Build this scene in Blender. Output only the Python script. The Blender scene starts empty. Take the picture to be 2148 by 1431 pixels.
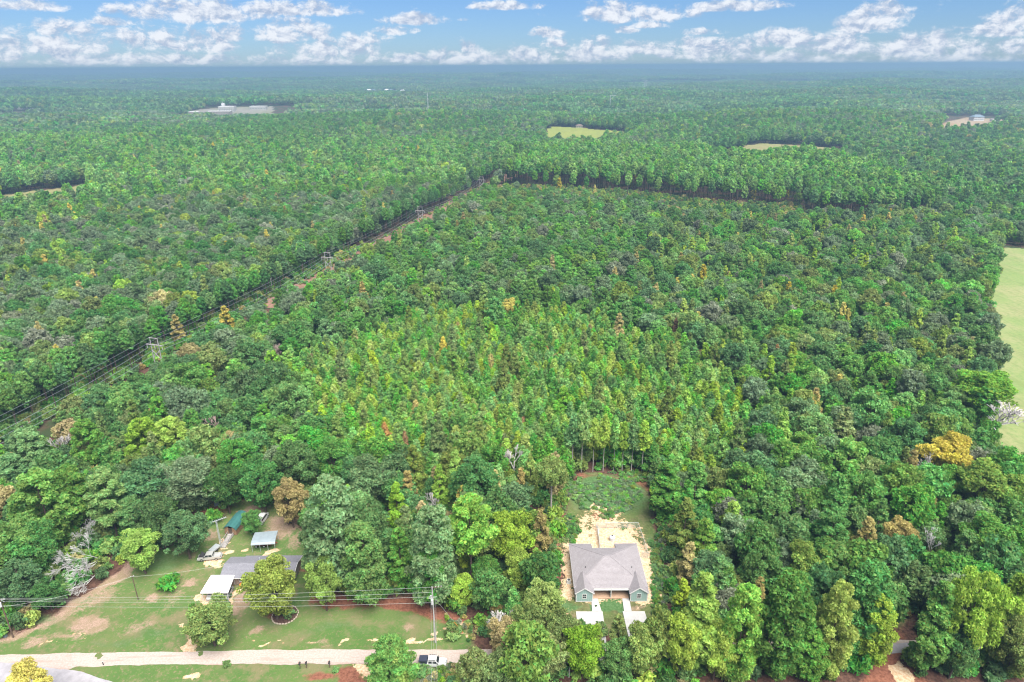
import bpy, math, random
import numpy as np
from mathutils import Vector, Matrix

SC = bpy.context.scene
COL = SC.collection
R = math.radians

# ------------------------------------------------------------------ camera
CAM_H = 118.0            # drone height above the road
PITCH = R(21.95)
ROLL = R(0.36)
FPX = 1432.0             # focal length in photo pixels (24 mm on 36 mm, 2148 px)
cp, sp = math.cos(PITCH), math.sin(PITCH)
FWD = Vector((0, cp, -sp))
R0 = Vector((1, 0, 0)); U0 = Vector((0, sp, cp))
RIGHT = R0 * math.cos(ROLL) - U0 * math.sin(ROLL)
UP = U0 * math.cos(ROLL) + R0 * math.sin(ROLL)
cam_data = bpy.data.cameras.new('camera')
cam_data.sensor_width = 36.0
cam_data.lens = 24.0
cam_data.clip_start = 1.0
cam_data.clip_end = 90000.0
cam = bpy.data.objects.new('camera', cam_data)
COL.objects.link(cam)
B = -FWD
cam.matrix_world = Matrix(((RIGHT.x, UP.x, B.x, 0), (RIGHT.y, UP.y, B.y, 0), (RIGHT.z, UP.z, B.z, CAM_H), (0, 0, 0, 1)))
SC.camera = cam

# ------------------------------------------------------------------ exposure
SC.view_settings.view_transform = 'Standard'
SC.view_settings.look = 'None'
SC.view_settings.exposure = 3.15
SC.view_settings.gamma = 1.0
SC.view_settings.use_curve_mapping = False
SC.cycles.use_denoising = True
SC.cycles.max_bounces = 8
SC.cycles.diffuse_bounces = 5
SC.cycles.glossy_bounces = 2
SC.cycles.transmission_bounces = 3
SC.cycles.volume_bounces = 1
SC.cycles.transparent_max_bounces = 8
SC.cycles.caustics_reflective = False
SC.cycles.caustics_refractive = False
SC.cycles.pixel_filter_type = 'BLACKMAN_HARRIS'
SC.cycles.filter_width = 1.15

SUN_EL, SUN_AZ = R(60), R(150)      # azimuth clockwise from +Y: behind the camera, a little right
sun_data = bpy.data.lights.new('sun', 'SUN')
sun_data.energy = 1.5
sun_data.angle = R(50)
sun_data.color = (1.0, 0.95, 0.87)
sun = bpy.data.objects.new('sun', sun_data)
COL.objects.link(sun)
sdir = Vector((math.sin(SUN_AZ) * math.cos(SUN_EL), math.cos(SUN_AZ) * math.cos(SUN_EL), math.sin(SUN_EL)))
sun.rotation_euler = sdir.to_track_quat('Z', 'Y').to_euler()

# ------------------------------------------------------------------ helpers: node trees
class NT:
    def __init__(self, tree):
        self.t = tree; self.n = tree.nodes; self.l = tree.links
    def new(self, typ, **kw):
        n = self.n.new(typ)
        for k, v in kw.items():
            setattr(n, k, v)
        return n
    def link(self, a, b):
        self.l.new(a, b)
    def val(self, sock, v):
        if isinstance(v, (int, float)):
            sock.default_value = v
        elif isinstance(v, (tuple, list)):
            sock.default_value = v
        else:
            self.l.new(v, sock)
    def math(self, op, a, b=0.0, c=0.0, clamp=False):
        n = self.n.new('ShaderNodeMath'); n.operation = op; n.use_clamp = clamp
        self.val(n.inputs[0], a); self.val(n.inputs[1], b); self.val(n.inputs[2], c)
        return n.outputs[0]
    def vmath(self, op, a, b=(0, 0, 0)):
        n = self.n.new('ShaderNodeVectorMath'); n.operation = op
        self.val(n.inputs[0], a); self.val(n.inputs[1], b)
        return n.outputs[1] if op in ('LENGTH', 'DOT_PRODUCT') else n.outputs[0]
    def mix(self, fac, a, b, blend='MIX'):
        n = self.n.new('ShaderNodeMix'); n.data_type = 'RGBA'; n.blend_type = blend
        self.val(n.inputs[0], fac)
        self.val(n.inputs[6], a if not isinstance(a, tuple) or len(a) == 4 else (*a, 1))
        self.val(n.inputs[7], b if not isinstance(b, tuple) or len(b) == 4 else (*b, 1))
        return n.outputs[2]
    def smooth(self, x, lo, hi, a=0.0, b=1.0):
        n = self.n.new('ShaderNodeMapRange'); n.interpolation_type = 'SMOOTHSTEP'
        self.val(n.inputs[0], x); n.inputs[1].default_value = lo; n.inputs[2].default_value = hi
        n.inputs[3].default_value = a; n.inputs[4].default_value = b
        return n.outputs[0]
    def noise(self, vec, scale, detail=4.0, rough=0.55, dim='3D'):
        n = self.n.new('ShaderNodeTexNoise'); n.noise_dimensions = dim
        if vec is not None:
            self.l.new(vec, n.inputs['Vector'])
        n.inputs['Scale'].default_value = scale
        n.inputs['Detail'].default_value = detail
        n.inputs['Roughness'].default_value = rough
        return n.outputs[0]

# ------------------------------------------------------------------ sky (world): Nishita plus cumulus
def pixel_dir(px, py):
    u = (px - 1074.0) / FPX; v = (py - 715.5) / FPX
    return (FWD + RIGHT * u - UP * v).normalized()

world = bpy.data.worlds.new('World')
SC.world = world
world.use_nodes = True
wt = NT(world.node_tree)
wt.n.clear()
SKY_STRENGTH = 0.05
sky = wt.new('ShaderNodeTexSky', sky_type='NISHITA')
sky.sun_disc = False
sky.sun_elevation = SUN_EL
sky.sun_rotation = SUN_AZ
sky.altitude = 0.0
sky.air_density = 1.0
sky.dust_density = 0.15
sky.ozone_density = 3.0
tc = wt.new('ShaderNodeTexCoord')
sx = wt.new('ShaderNodeSeparateXYZ')
wt.link(tc.outputs['Generated'], sx.inputs[0])
az = wt.math('ARCTAN2', sx.outputs[0], sx.outputs[1])
el = wt.math('ARCSINE', sx.outputs[2])
CLOUDS = [  # photo x, y, half width, half height, weight
    (420, 22, 150, 26, 1.1), (60, 10, 70, 12, .9), (110, 60, 90, 18, .7), (60, 95, 70, 22, .9), (150, 92, 90, 24, .9),
    (245, 45, 50, 10, .9), (262, 40, 26, 7, .7), (300, 80, 90, 26, .8), (430, 88, 60, 24, 1.05), (490, 70, 30, 20, .8),
    (610, 62, 85, 30, 1.0), (640, 18, 100, 18, 1.0), (550, 20, 60, 16, .8), (700, 100, 110, 26, .85), (760, 80, 50, 18, .7),
    (865, 40, 68, 14, 1.15), (828, 62, 42, 12, .9), (1060, 11, 72, 11, 1.1), (972, 41, 14, 4, .7), (1150, 68, 42, 13, 1.0),
    (1300, 24, 80, 26, 1.15), (1390, 28, 70, 18, 1.0), (1545, 12, 85, 13, 1.0), (1355, 51, 34, 9, .9), (1310, 62, 26, 9, .8),
    (1480, 104, 120, 22, .9), (1440, 92, 60, 16, .9), (1640, 78, 62, 24, 1.0), (1850, 26, 52, 24, 1.2), (1815, 50, 60, 22, 1.15),
    (1760, 92, 70, 28, 1.05), (1900, 98, 80, 24, 1.05), (1960, 85, 60, 20, .9), (2090, 62, 80, 16, 1.0), (2140, 35, 50, 26, 1.0),
    (2080, 100, 90, 18, .8), (960, 118, 80, 20, .95), (985, 100, 30, 14, .8), (1110, 115, 80, 22, .95), (1240, 112, 80, 22, .95),
    (1160, 90, 60, 12, .6), (1260, 92, 50, 18, .8), (860, 122, 70, 12, .8), (1570, 118, 110, 15, .8), (1720, 120, 120, 14, .8),
    (200, 122, 160, 16, .8), (430, 124, 160, 12, .75), (640, 126, 140, 12, .7), (1340, 100, 70, 16, .8), (2000, 122, 160, 13, .75),
    (1060, 128, 130, 10, .6), (1470, 66, 40, 8, .6), (330, 20, 60, 14, .8), (120, 115, 60, 16, .8), (20, 115, 60, 16, .7)]
env = None
for (cx, cy, hw, hh, wgt) in CLOUDS:
    d = pixel_dir(cx, cy + hh * 0.35)
    ca, ce = math.atan2(d.x, d.y), math.asin(d.z)
    sw, sh = hw / FPX, hh / FPX
    a = wt.math('MULTIPLY', wt.math('SUBTRACT', az, ca), 1.0 / sw)
    e = wt.math('SUBTRACT', el, ce)
    up_ = wt.math('MULTIPLY', e, 1.0 / (sh * 1.15))
    dn_ = wt.math('MULTIPLY', e, -1.0 / (sh * 0.55))     # flat bottoms
    ee = wt.math('MAXIMUM', up_, dn_)
    q = wt.math('ADD', wt.math('MULTIPLY', a, a), wt.math('MULTIPLY', ee, ee))
    m = wt.math('MULTIPLY_ADD', q, -wgt * 0.75, wgt * 0.80)
    env = m if env is None else wt.math('SMOOTH_MAX', env, m, 0.12)
cv = wt.new('ShaderNodeCombineXYZ')
wt.link(az, cv.inputs[0]); wt.link(wt.math('MULTIPLY', el, 1.45), cv.inputs[1])
warp = wt.new('ShaderNodeTexNoise'); warp.inputs['Scale'].default_value = 28.0; warp.inputs['Detail'].default_value = 3
wt.link(cv.outputs[0], warp.inputs['Vector'])
wv = wt.vmath('MULTIPLY', wt.vmath('SUBTRACT', warp.outputs[1], (.5, .5, .5)), (0.022, 0.014, 0.0))
pv = wt.vmath('ADD', cv.outputs[0], wv)
n1 = wt.noise(pv, 34.0, 11.0, 0.66)
n2 = wt.noise(wt.vmath('ADD', pv, (-0.004, 0.0075, 0)), 34.0, 9.0, 0.62)
# fair-weather cloud field over the whole dome, thickened overhead out of view for whiter fill light (flattened towards the horizon)
dv = wt.new('ShaderNodeCombineXYZ')
zz = wt.math('MAXIMUM', wt.math('ADD', sx.outputs[2], 0.06), 0.02)
wt.link(wt.math('DIVIDE', sx.outputs[0], zz), dv.inputs[0])
wt.link(wt.math('DIVIDE', sx.outputs[1], zz), dv.inputs[1])
nf = wt.noise(dv.outputs[0], 1.1, 7.0, 0.55)
high = wt.smooth(el, 0.10, 0.16)
genenv = wt.math('MULTIPLY_ADD', nf, 5.0, -2.1)
genenv = wt.math('ADD', wt.math('MULTIPLY', genenv, high), wt.math('MULTIPLY', wt.math('SUBTRACT', 1.0, high), -0.42))
side = wt.smooth(wt.math('ABSOLUTE', az), 0.62, 0.75)
gen2 = wt.math('MULTIPLY_ADD', nf, 3.2, -1.6)
genenv = wt.math('MAXIMUM', genenv, wt.math('ADD', wt.math('MULTIPLY', gen2, side), wt.math('MULTIPLY', wt.math('SUBTRACT', 1.0, side), -0.6)))
env = wt.math('MAXIMUM', env, genenv)
dens = wt.math('ADD', env, wt.math('MULTIPLY', wt.math('SUBTRACT', n1, 0.5), 3.5))
alpha = wt.smooth(dens, -0.05, 0.75)
alpha = wt.math('MULTIPLY', alpha, wt.smooth(el, -0.01, 0.012, 0.35, 0.93))
relief = wt.math('SUBTRACT', n1, n2)
lit = wt.math('ADD', wt.math('MULTIPLY', relief, 5.0), wt.math('MULTIPLY_ADD', dens, 0.20, 0.42), clamp=True)  # sunlit and shaded sides of the clouds, put into their colour by offset noise
ccol = wt.mix(lit, (0.43, 0.52, 0.69), (0.88, 0.91, 0.97))
bg1 = wt.new('ShaderNodeBackground')
skyc = wt.mix(1.0, sky.outputs[0], (0.125, 0.178, 0.275), 'MULTIPLY')
wt.link(skyc, bg1.inputs[0]); bg1.inputs[1].default_value = SKY_STRENGTH
bg2 = wt.new('ShaderNodeBackground')
wt.link(ccol, bg2.inputs[0]); bg2.inputs[1].default_value = 0.118
mx = wt.new('ShaderNodeMixShader')
wt.link(alpha, mx.inputs[0]); wt.link(bg1.outputs[0], mx.inputs[1]); wt.link(bg2.outputs[0], mx.inputs[2])
wo = wt.new('ShaderNodeOutputWorld')
wt.link(mx.outputs[0], wo.inputs[0])
world.cycles.sampling_method = 'MANUAL'
world.cycles.sample_map_resolution = 512

# ------------------------------------------------------------------ geometry helpers
def ground_at(px, py, z=0.0):
    """point at height z seen at that spot of the photo (survey helper: gives real metres)"""
    d = pixel_dir(px, py)
    t = (z - CAM_H) / d.z
    return d.x * t, d.y * t

def to_pixel(x, y, z):
    v = np.stack([np.asarray(x, float), np.asarray(y, float), np.asarray(z, float) - CAM_H])
    f = FWD.x * v[0] + FWD.y * v[1] + FWD.z * v[2]
    r = RIGHT.x * v[0] + RIGHT.y * v[1] + RIGHT.z * v[2]
    u = UP.x * v[0] + UP.y * v[1] + UP.z * v[2]
    f = np.maximum(f, 1e-3)
    return 1074.0 + FPX * r / f, 715.5 - FPX * u / f, f

def sstep(x, a, b):
    t = np.clip((np.asarray(x, float) - a) / (b - a), 0, 1)
    return t * t * (3 - 2 * t)

_hr = np.random.RandomState(5)
_HW = [(_hr.uniform(0, 6.28), _hr.uniform(0, 6.28), _hr.uniform(0, 6.28)) for _ in range(8)]
def hz(x, y):
    """terrain height: flat round the houses, rolling beyond"""
    x = np.asarray(x, float); y = np.asarray(y, float)
    D = np.hypot(x, y)
    a1 = sstep(D, 560, 1500) * 10.0
    a2 = sstep(D, 1100, 5000) * 19.0
    a3 = sstep(D, 4000, 14000) * 16.0
    h = np.zeros_like(D)
    for i, wl in enumerate((620.0, 780.0, 1050.0)):
        t, p, q = _HW[i]
        h = h + a1 * 0.55 * np.sin((x * math.cos(t) + y * math.sin(t)) / wl * 6.283 + p)
    for i, wl in enumerate((1900.0, 2600.0, 3300.0)):
        t, p, q = _HW[3 + i]
        h = h + a2 * 0.55 * np.sin((x * math.cos(t) * .6 + y * math.sin(t)) / wl * 6.283 + p)
    for i, wl in enumerate((6200.0, 9500.0)):
        t, p, q = _HW[6 + i]
        h = h + a3 * 0.6 * np.sin((x * math.cos(t) * .5 + y) / wl * 6.283 + p)
    return h

def terrain_at(px, py, up=0.0):
    z = 0.0
    for _ in range(12):
        x, y = ground_at(px, py, z)
        z = 0.5 * z + 0.5 * (float(hz(x, y)) + up)
    return x, y

class MB:
    """collects faces; built as ONE mesh object"""
    def __init__(self):
        self.v = []; self.f = []
    def add(self, vs, fs):
        o = len(self.v)
        self.v += [tuple(p) for p in vs]
        self.f += [tuple(i + o for i in q) for q in fs]
        return self
    def box(self, x0, x1, y0, y1, z0, z1):
        vs = [(x0, y0, z0), (x1, y0, z0), (x1, y1, z0), (x0, y1, z0), (x0, y0, z1), (x1, y0, z1), (x1, y1, z1), (x0, y1, z1)]
        return self.add(vs, [(0, 3, 2, 1), (4, 5, 6, 7), (0, 1, 5, 4), (1, 2, 6, 5), (2, 3, 7, 6), (3, 0, 4, 7)])
    def prism(self, pts, z0, z1):
        n = len(pts)
        a = sum(pts[i][0] * pts[(i + 1) % n][1] - pts[(i + 1) % n][0] * pts[i][1] for i in range(n))
        if a < 0:
            pts = pts[::-1]
        vs = [(x, y, z0) for x, y in pts] + [(x, y, z1) for x, y in pts]
        fs = [tuple(range(n - 1, -1, -1)), tuple(range(n, 2 * n))]
        fs += [(i, (i + 1) % n, n + (i + 1) % n, n + i) for i in range(n)]
        return self.add(vs, fs)
    def tube(self, p0, p1, r0, r1=None, n=6, cap=True):
        r1 = r0 if r1 is None else r1
        p0 = Vector(p0); p1 = Vector(p1); d = (p1 - p0)
        if d.length < 1e-6:
            return self
        d.normalize()
        a = Vector((0, 0, 1)) if abs(d.z) < .9 else Vector((1, 0, 0))
        e = d.cross(a).normalized(); g = d.cross(e)
        vs = []
        for p, r in ((p0, r0), (p1, r1)):
            for k in range(n):
                t = 2 * math.pi * k / n
                vs.append(p + (e * math.cos(t) + g * math.sin(t)) * r)
        fs = [(k, (k + 1) % n, n + (k + 1) % n, n + k) for k in range(n)]
        if cap:
            fs += [tuple(range(n - 1, -1, -1)), tuple(range(n, 2 * n))]
        return self.add(vs, fs)
    def bar(self, p0, p1, w, h):
        """square bar"""
        p0 = Vector(p0); p1 = Vector(p1); d = (p1 - p0).normalized()
        a = Vector((0, 0, 1)) if abs(d.z) < .95 else Vector((0, 1, 0))
        e = d.cross(a).normalized() * (w / 2); g = e.cross(d).normalized() * (h / 2)
        vs = [p + s * e + t * g for p in (p0, p1) for s, t in ((-1, -1), (1, -1), (1, 1), (-1, 1))]
        return self.add(vs, [(0, 1, 2, 3), (7, 6, 5, 4), (0, 4, 5, 1), (1, 5, 6, 2), (2, 6, 7, 3), (3, 7, 4, 0)])
    def loft(self, st):
        """stations along x: (x, z0, z1, half width low, half width high)"""
        vs = []; n = len(st)
        for x, z0, z1, w0, w1 in st:
            vs += [(x, -w0, z0), (x, w0, z0), (x, w1, z1), (x, -w1, z1)]
        fs = [(0, 1, 2, 3), tuple(4 * (n - 1) + k for k in (3, 2, 1, 0))]
        for i in range(n - 1):
            a = 4 * i; b = a + 4
            for k in range(4):
                fs.append((a + k, b + k, b + (k + 1) % 4, a + (k + 1) % 4))
        return self.add(vs, fs)
    def slab(self, quad, t):
        """polygon with thickness t downwards along its normal"""
        q = [Vector(p) for p in quad]
        n = (q[1] - q[0]).cross(q[2] - q[1]).normalized()
        if n.z < 0:
            q = q[::-1]; n = -n
        lo = [p - n * t for p in q]; m = len(q)
        fs = [tuple(range(m)), tuple(range(2 * m - 1, m - 1, -1))] + [(i, m + i, m + (i + 1) % m, (i + 1) % m) for i in range(m)]
        return self.add(q + lo, fs)

def obj(name, mb, mat, parent=None, world=False, smooth=False):
    me = bpy.data.meshes.new(name)
    vs = mb.v
    if world and parent is not None:
        L = parent.location
        vs = [(a - L.x, b - L.y, c - L.z) for a, b, c in vs]
    me.from_pydata(vs, [], mb.f)
    if mat:
        me.materials.append(mat)
    if smooth:
        me.shade_smooth()
    me.update()
    o = bpy.data.objects.new(name, me)
    COL.objects.link(o)
    if parent is not None:
        o.parent = parent
    return o

def tag(o, label, cat, group=None):
    o['label'] = label; o['category'] = cat
    if group:
        o['group'] = group
    return o

def thing(name, label, cat, loc=(0, 0, 0), rotz=0.0, group=None):
    o = bpy.data.objects.new(name, None)
    o.empty_display_size = 0.5
    COL.objects.link(o)
    o.location = loc; o.rotation_euler = (0, 0, rotz)
    return tag(o, label, cat, group)

def structure(o, label=None):
    o['kind'] = 'structure'
    if label:
        o['label'] = label
    return o

# ------------------------------------------------------------------ materials
def mat(name, col, rough=0.7, metal=0.0, var=0.0, scale=3.0, spec=0.3, bump=0.0, second=None):
    m = bpy.data.materials.new(name); m.use_nodes = True
    t = NT(m.node_tree)
    p = t.n['Principled BSDF']
    p.inputs['Roughness'].default_value = rough
    p.inputs['Metallic'].default_value = metal
    p.inputs['Specular IOR Level'].default_value = spec
    if var > 0 or second:
        tc_ = t.new('ShaderNodeTexCoord')
        n = t.noise(tc_.outputs['Object'], scale, 5.0, 0.6)
        f = t.smooth(n, 0.3, 0.7)
        c2 = second if second else tuple(c * (1 - var) for c in col)
        c1 = col if second else tuple(min(1, c * (1 + var * .6)) for c in col)
        t.link(t.mix(f, c1, c2), p.inputs['Base Color'])
        if bump > 0:
            b = t.new('ShaderNodeBump'); b.inputs['Strength'].default_value = bump; b.inputs['Distance'].default_value = 0.05
            t.link(t.noise(tc_.outputs['Object'], scale * 6, 4), b.inputs['Height'])
            t.link(b.outputs[0], p.inputs['Normal'])
    else:
        p.inputs['Base Color'].default_value = (*col, 1)
    return m

def foliage(name, col, sat=1.0, hv=0.03, vv=0.20, hj=.10):
    """leaf material: colour by leaf tone and by tree, with some light let through"""
    m = bpy.data.materials.new(name); m.use_nodes = True
    t = NT(m.node_tree); t.n.clear()
    at = t.new('ShaderNodeAttribute', attribute_name='tone')
    oi = t.new('ShaderNodeObjectInfo')
    hs = t.new('ShaderNodeHueSaturation')
    hs.inputs['Color'].default_value = (*col, 1)
    r1 = oi.outputs['Random']
    r2 = t.math('FRACT', t.math('MULTIPLY', r1, 17.31))
    r3 = t.math('FRACT', t.math('MULTIPLY', r1, 91.7))
    tint = t.new('ShaderNodeSeparateColor')
    t.link(at.outputs['Color'], tint.inputs[0])
    hue = t.math('ADD', t.math('MULTIPLY_ADD', r2, hv * 2, 0.5 - hv), t.math('MULTIPLY_ADD', tint.outputs[1], hj, -hj / 2))
    t.link(hue, hs.inputs['Hue'])
    t.val(hs.inputs['Saturation'], t.math('MULTIPLY_ADD', r3, 0.3, sat - 0.21))
    t.val(hs.inputs['Value'], t.math('MULTIPLY', t.math('MULTIPLY_ADD', r1, vv * 2, 1 - vv), t.math('MULTIPLY', tint.outputs[0], 2.0)))
    d = t.new('ShaderNodeBsdfDiffuse')
    t.link(hs.outputs[0], d.inputs[0])
    tr = t.new('ShaderNodeBsdfTranslucent')
    tc2 = t.mix(1.0, hs.outputs[0], (1.1, 1.15, 0.7), 'MULTIPLY')
    t.link(tc2, tr.inputs[0])
    mx_ = t.new('ShaderNodeMixShader'); mx_.inputs[0].default_value = 0.48
    t.link(d.outputs[0], mx_.inputs[1]); t.link(tr.outputs[0], mx_.inputs[2])
    o = t.new('ShaderNodeOutputMaterial')
    t.link(mx_.outputs[0], o.inputs[0])
    return m

M = {}
def mk(k, *a, **kw):
    M[k] = mat(k, *a, **kw); return M[k]
mk('white_trim', (0.465, 0.465, 0.465), .5)
mk('white_paint', (0.435, 0.443, 0.450), .35, spec=.5)
mk('white_metal_roof', (.70, .70, .70), .45, var=.05, scale=.4)
mk('grey_metal', (0.315, 0.338, 0.360), .4, .5)
mk('galvanised', (.40, .44, .46), .5, .3, var=.12, scale=2)
mk('awning_metal', (0.225, 0.270, 0.300), .45, .2, var=.1, scale=.7)
mk('teal_metal', (0.038, 0.128, 0.124), .45, .1, var=.15, scale=.8)
mk('sage_siding', (0.225, 0.323, 0.307), .6)
mk('sage_dark', (0.188, 0.277, 0.262), .6)
mk('tan_floor', (0.315, 0.210, 0.143), .8, var=.12, scale=1.0)
mk('concrete', (.33, .325, .32), .85, var=.08, scale=.6)
mk('asphalt', (.260, .250, .270), .9, var=.18, scale=.5)
mk('black_glass', (.015, .018, .022), .08, spec=.6)
mk('dark_grey', (0.038, 0.038, 0.041), .5)
mk('black_rubber', (.02, .02, .02), .8)
mk('rim_silver', (0.375, 0.375, 0.375), .3, .7)
mk('silver_paint', (.42, .42, .41), .35, .4)
mk('dark_paint', (0.038, 0.045, 0.068), .3, .2)
mk('red_paint', (0.285, 0.038, 0.022), .45)
mk('green_machine', (0.060, 0.150, 0.090), .5)
mk('blue_grey', (0.120, 0.165, 0.195), .5)
mk('head_glass', (0.562, 0.578, 0.600), .15, spec=.6)
mk('tail_red', (0.262, 0.015, 0.015), .3)
mk('orange_paint', (0.488, 0.165, 0.030), .6)
mk('brick_wall', (0.225, 0.165, 0.135), .8, var=.25, scale=4)
mk('cream_wall', (.26, .235, .20), .7, var=.1)
mk('pale_wall', (.34, .335, .32), .7)
mk('pole_wood', (0.098, 0.064, 0.049), .9, var=.3, scale=2)
mk('pale_pole', (0.315, 0.307, 0.300), .85, var=.25, scale=2)
mk('wire_pale', (0.270, 0.285, 0.270), .5, .2)
mk('wire_dark', (.20, .22, .24), .5, .3)
mk('insulator', (0.413, 0.413, 0.420), .3)
mk('grey_timber', (0.270, 0.255, 0.247), .9, var=.25, scale=3)
mk('plank_wood', (0.247, 0.150, 0.090), .8, var=.3, scale=3)
mk('bark', (0.079, 0.056, 0.045), .95, var=.35, scale=2.5)
mk('pale_bark', (0.270, 0.247, 0.232), .9, var=.25, scale=2)
mk('dead_wood', (0.36, 0.34, 0.335), .9, var=.2, scale=1.5)
mk('pink_twig', (0.240, 0.176, 0.161), .9, var=.2, scale=1.5)
mk('stone', (0.338, 0.285, 0.232), .9, var=.2, scale=2)
mk('mulch', (0.068, 0.038, 0.030), .95, var=.4, scale=2)
mk('mast_metal', (.42, .45, .46), .5, .2)
mk('slate_roof', (0.128, 0.173, 0.210), .6, var=.15, scale=.5)
mk('brown_roof', (0.120, 0.090, 0.075), .8, var=.15, scale=.5)

# leaf colours
FC = {
    'bright': ('bright green', (.142, .288, .058)),
    'green': ('mid green', (.098, .218, .050)),
    'blue': ('blue-green', (.118, .242, .082)),
    'dark': ('dark green', (.078, .165, .055)),
    'grey': ('grey-green', (.132, .195, .105)),
    'olive': ('olive', (.152, .214, .060)),
    'lime': ('yellow-green', (.218, .308, .052)),
    'gold': ('golden yellow', (.370, .320, .065)),
    'tan': ('tan', (.285, .245, .105)),
    'rust': ('orange-rust', (.290, .175, .080)),
    'mauve': ('grey-mauve', (.165, .188, .135)),
}
LEAF_GAIN = 1.38
FM = {k: foliage('leaf_' + k, tuple(min(.75, v * LEAF_GAIN) for v in c), hv=(.010 if k in ('gold', 'rust', 'tan', 'mauve') else .020), hj=(.05 if k in ('gold', 'rust', 'tan', 'mauve', 'lime') else .10)) for k, (w, c) in FC.items()}

# ------------------------------------------------------------------ terrain
NX0, NX1, NY0, NY1 = -160.0, 160.0, 60.0, 340.0     # the surveyed plot round the houses (flat)

def poly_sd(poly, X, Y):
    """signed distance to a polygon (positive inside)"""
    P = np.asarray(poly, float)
    inside = np.zeros(X.shape, bool); best = np.full(X.shape, 1e18)
    n = len(P)
    for i in range(n):
        ax, ay = P[i]; bx, by = P[(i + 1) % n]
        cond = ((ay > Y) != (by > Y))
        with np.errstate(divide='ignore', invalid='ignore'):
            xi = (bx - ax) * (Y - ay) / (by - ay + 1e-12) + ax
        inside ^= cond & (X < xi)
        dx, dy = bx - ax, by - ay
        t = np.clip(((X - ax) * dx + (Y - ay) * dy) / (dx * dx + dy * dy + 1e-12), 0, 1)
        best = np.minimum(best, (X - ax - t * dx) ** 2 + (Y - ay - t * dy) ** 2)
    return np.where(inside, 1, -1) * np.sqrt(best)

def plot(*pts):
    return [ground_at(px, py) for px, py in pts]

_nr = np.random.RandomState(11)
_NW = [(_nr.uniform(0, 6.28), _nr.uniform(0, 6.28), 2 * math.pi / wl, amp) for wl, amp in
       ((17, .9), (11, .7), (7.5, .6), (5, .45), (3.4, .35), (2.3, .25)) for _ in range(3)]
def wob(x, y, k=0):
    s = np.zeros_like(np.asarray(x, float))
    for t, p, w, a in _NW:
        s = s + a * np.sin((x * math.cos(t + k) + y * math.sin(t + k)) * w + p + 3 * k)
    return s * 0.5

YARD = plot((-60, 1350), (0, 1342), (70, 1318), (140, 1272), (215, 1225), (262, 1192), (345, 1152), (415, 1112), (440, 1072), (470, 1050),
            (560, 1045), (612, 1085), (640, 1120), (655, 1160), (660, 1240), (715, 1264), (880, 1266), (925, 1288), (985, 1300), (1000, 1330),
            (985, 1362), (990, 1392), (975, 1431)) + [(-10.5, 66), (-140, 66)] + plot((-200, 1380))
LOT = plot((1166, 1290), (1172, 1200), (1180, 1110), (1196, 1015), (1230, 992), (1340, 992), (1364, 1018), (1376, 1100), (1392, 1200), (1402, 1268),
           (1385, 1300), (1364, 1352), (1300, 1352), (1262, 1320), (1205, 1330), (1182, 1300))
DRIVE_R = plot((1765, 1450), (1815, 1395), (1848, 1345), (1872, 1300), (1915, 1295), (1912, 1370), (1930, 1450))

xs = np.linspace(NX0, NX1, 401); ys = np.linspace(NY0, NY1, 351)
GX, GY = np.meshgrid(xs, ys)
wx = GX + 0.8 * wob(GX, GY, 0); wy = GY + 0.8 * wob(GX, GY, 1)

def cover(poly, soft=1.5):
    return sstep(poly_sd(poly, wx, wy), -soft, soft)
def spot(px, py, rx, ry, soft=.6):
    """an oval patch; radii in photo pixels"""
    x, y = ground_at(px, py); x2, _ = ground_at(px + rx, py); _, y2 = ground_at(px, py - ry)
    q = np.hypot((wx - x) / max(.3, x2 - x), (wy - y) / max(.3, y2 - y))
    return 1 - sstep(q, 1 - soft, 1 + soft * .6)

yard = cover(YARD); lot = cover(LOT)
grass = np.zeros_like(GX); soil = np.zeros_like(GX); clay = np.zeros_like(GX); sand = np.zeros_like(GX)
lush = np.zeros_like(GX); gravel = np.zeros_like(GX)
grass = np.maximum(grass, yard * .86)
# left tree line: bare reddish soil
soil = np.maximum(soil, .95 * cover(plot((-60, 1352), (0, 1350), (100, 1318), (180, 1262), (250, 1222), (330, 1165), (350, 1142), (300, 1160), (262, 1185), (215, 1222), (140, 1268), (60, 1318)), 1.6))
soil = np.maximum(soil, .62 * cover(plot((100, 1318), (180, 1290), (250, 1245), (262, 1225), (220, 1225), (150, 1275)), 2.5))
for a in ((190, 1312, 42, 17, .95), (140, 1335, 30, 8, .7), (300, 1315, 32, 14, .6), (310, 1262, 22, 9, .8), (405, 1218, 18, 10, .8), (430, 1125, 40, 14, .6),
          (590, 1100, 45, 40, .75), (620, 1135, 20, 28, .6), (535, 1070, 30, 18, .7), (530, 1325, 22, 9, .75), (850, 1315, 16, 8, .7), (75, 1345, 34, 7, .7), (60, 1355, 20, 4, .7),
          (380, 1235, 22, 28, .45), (360, 1260, 20, 30, .45), (660, 1345, 40, 5, .6), (1030, 1150, 1, 1, 0)):
    soil = np.maximum(soil, a[4] * spot(*a[:4]))
clay = np.maximum(clay, cover(plot((650, 1262), (660, 1240), (700, 1245), (880, 1255), (925, 1280), (985, 1292), (985, 1310), (925, 1303), (880, 1285), (760, 1275), (700, 1276)), 1.6))
clay = np.maximum(clay, .9 * spot(650, 1190, 26, 26)); clay = np.maximum(clay, .8 * spot(455, 1062, 40, 16))
clay = np.maximum(clay, .7 * spot(585, 1285, 45, 16)); clay = np.maximum(clay, .9 * spot(1100, 1235, 60, 26))
clay = np.maximum(clay, .9 * spot(672, 1418, 42, 16))
clay = np.maximum(clay, .85 * cover(plot((715, 1396), (745, 1400), (772, 1450), (720, 1450)), .8))
sand = np.maximum(sand, .95 * cover(plot((740, 1394), (768, 1396), (775, 1425), (752, 1420)), .6))
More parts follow.
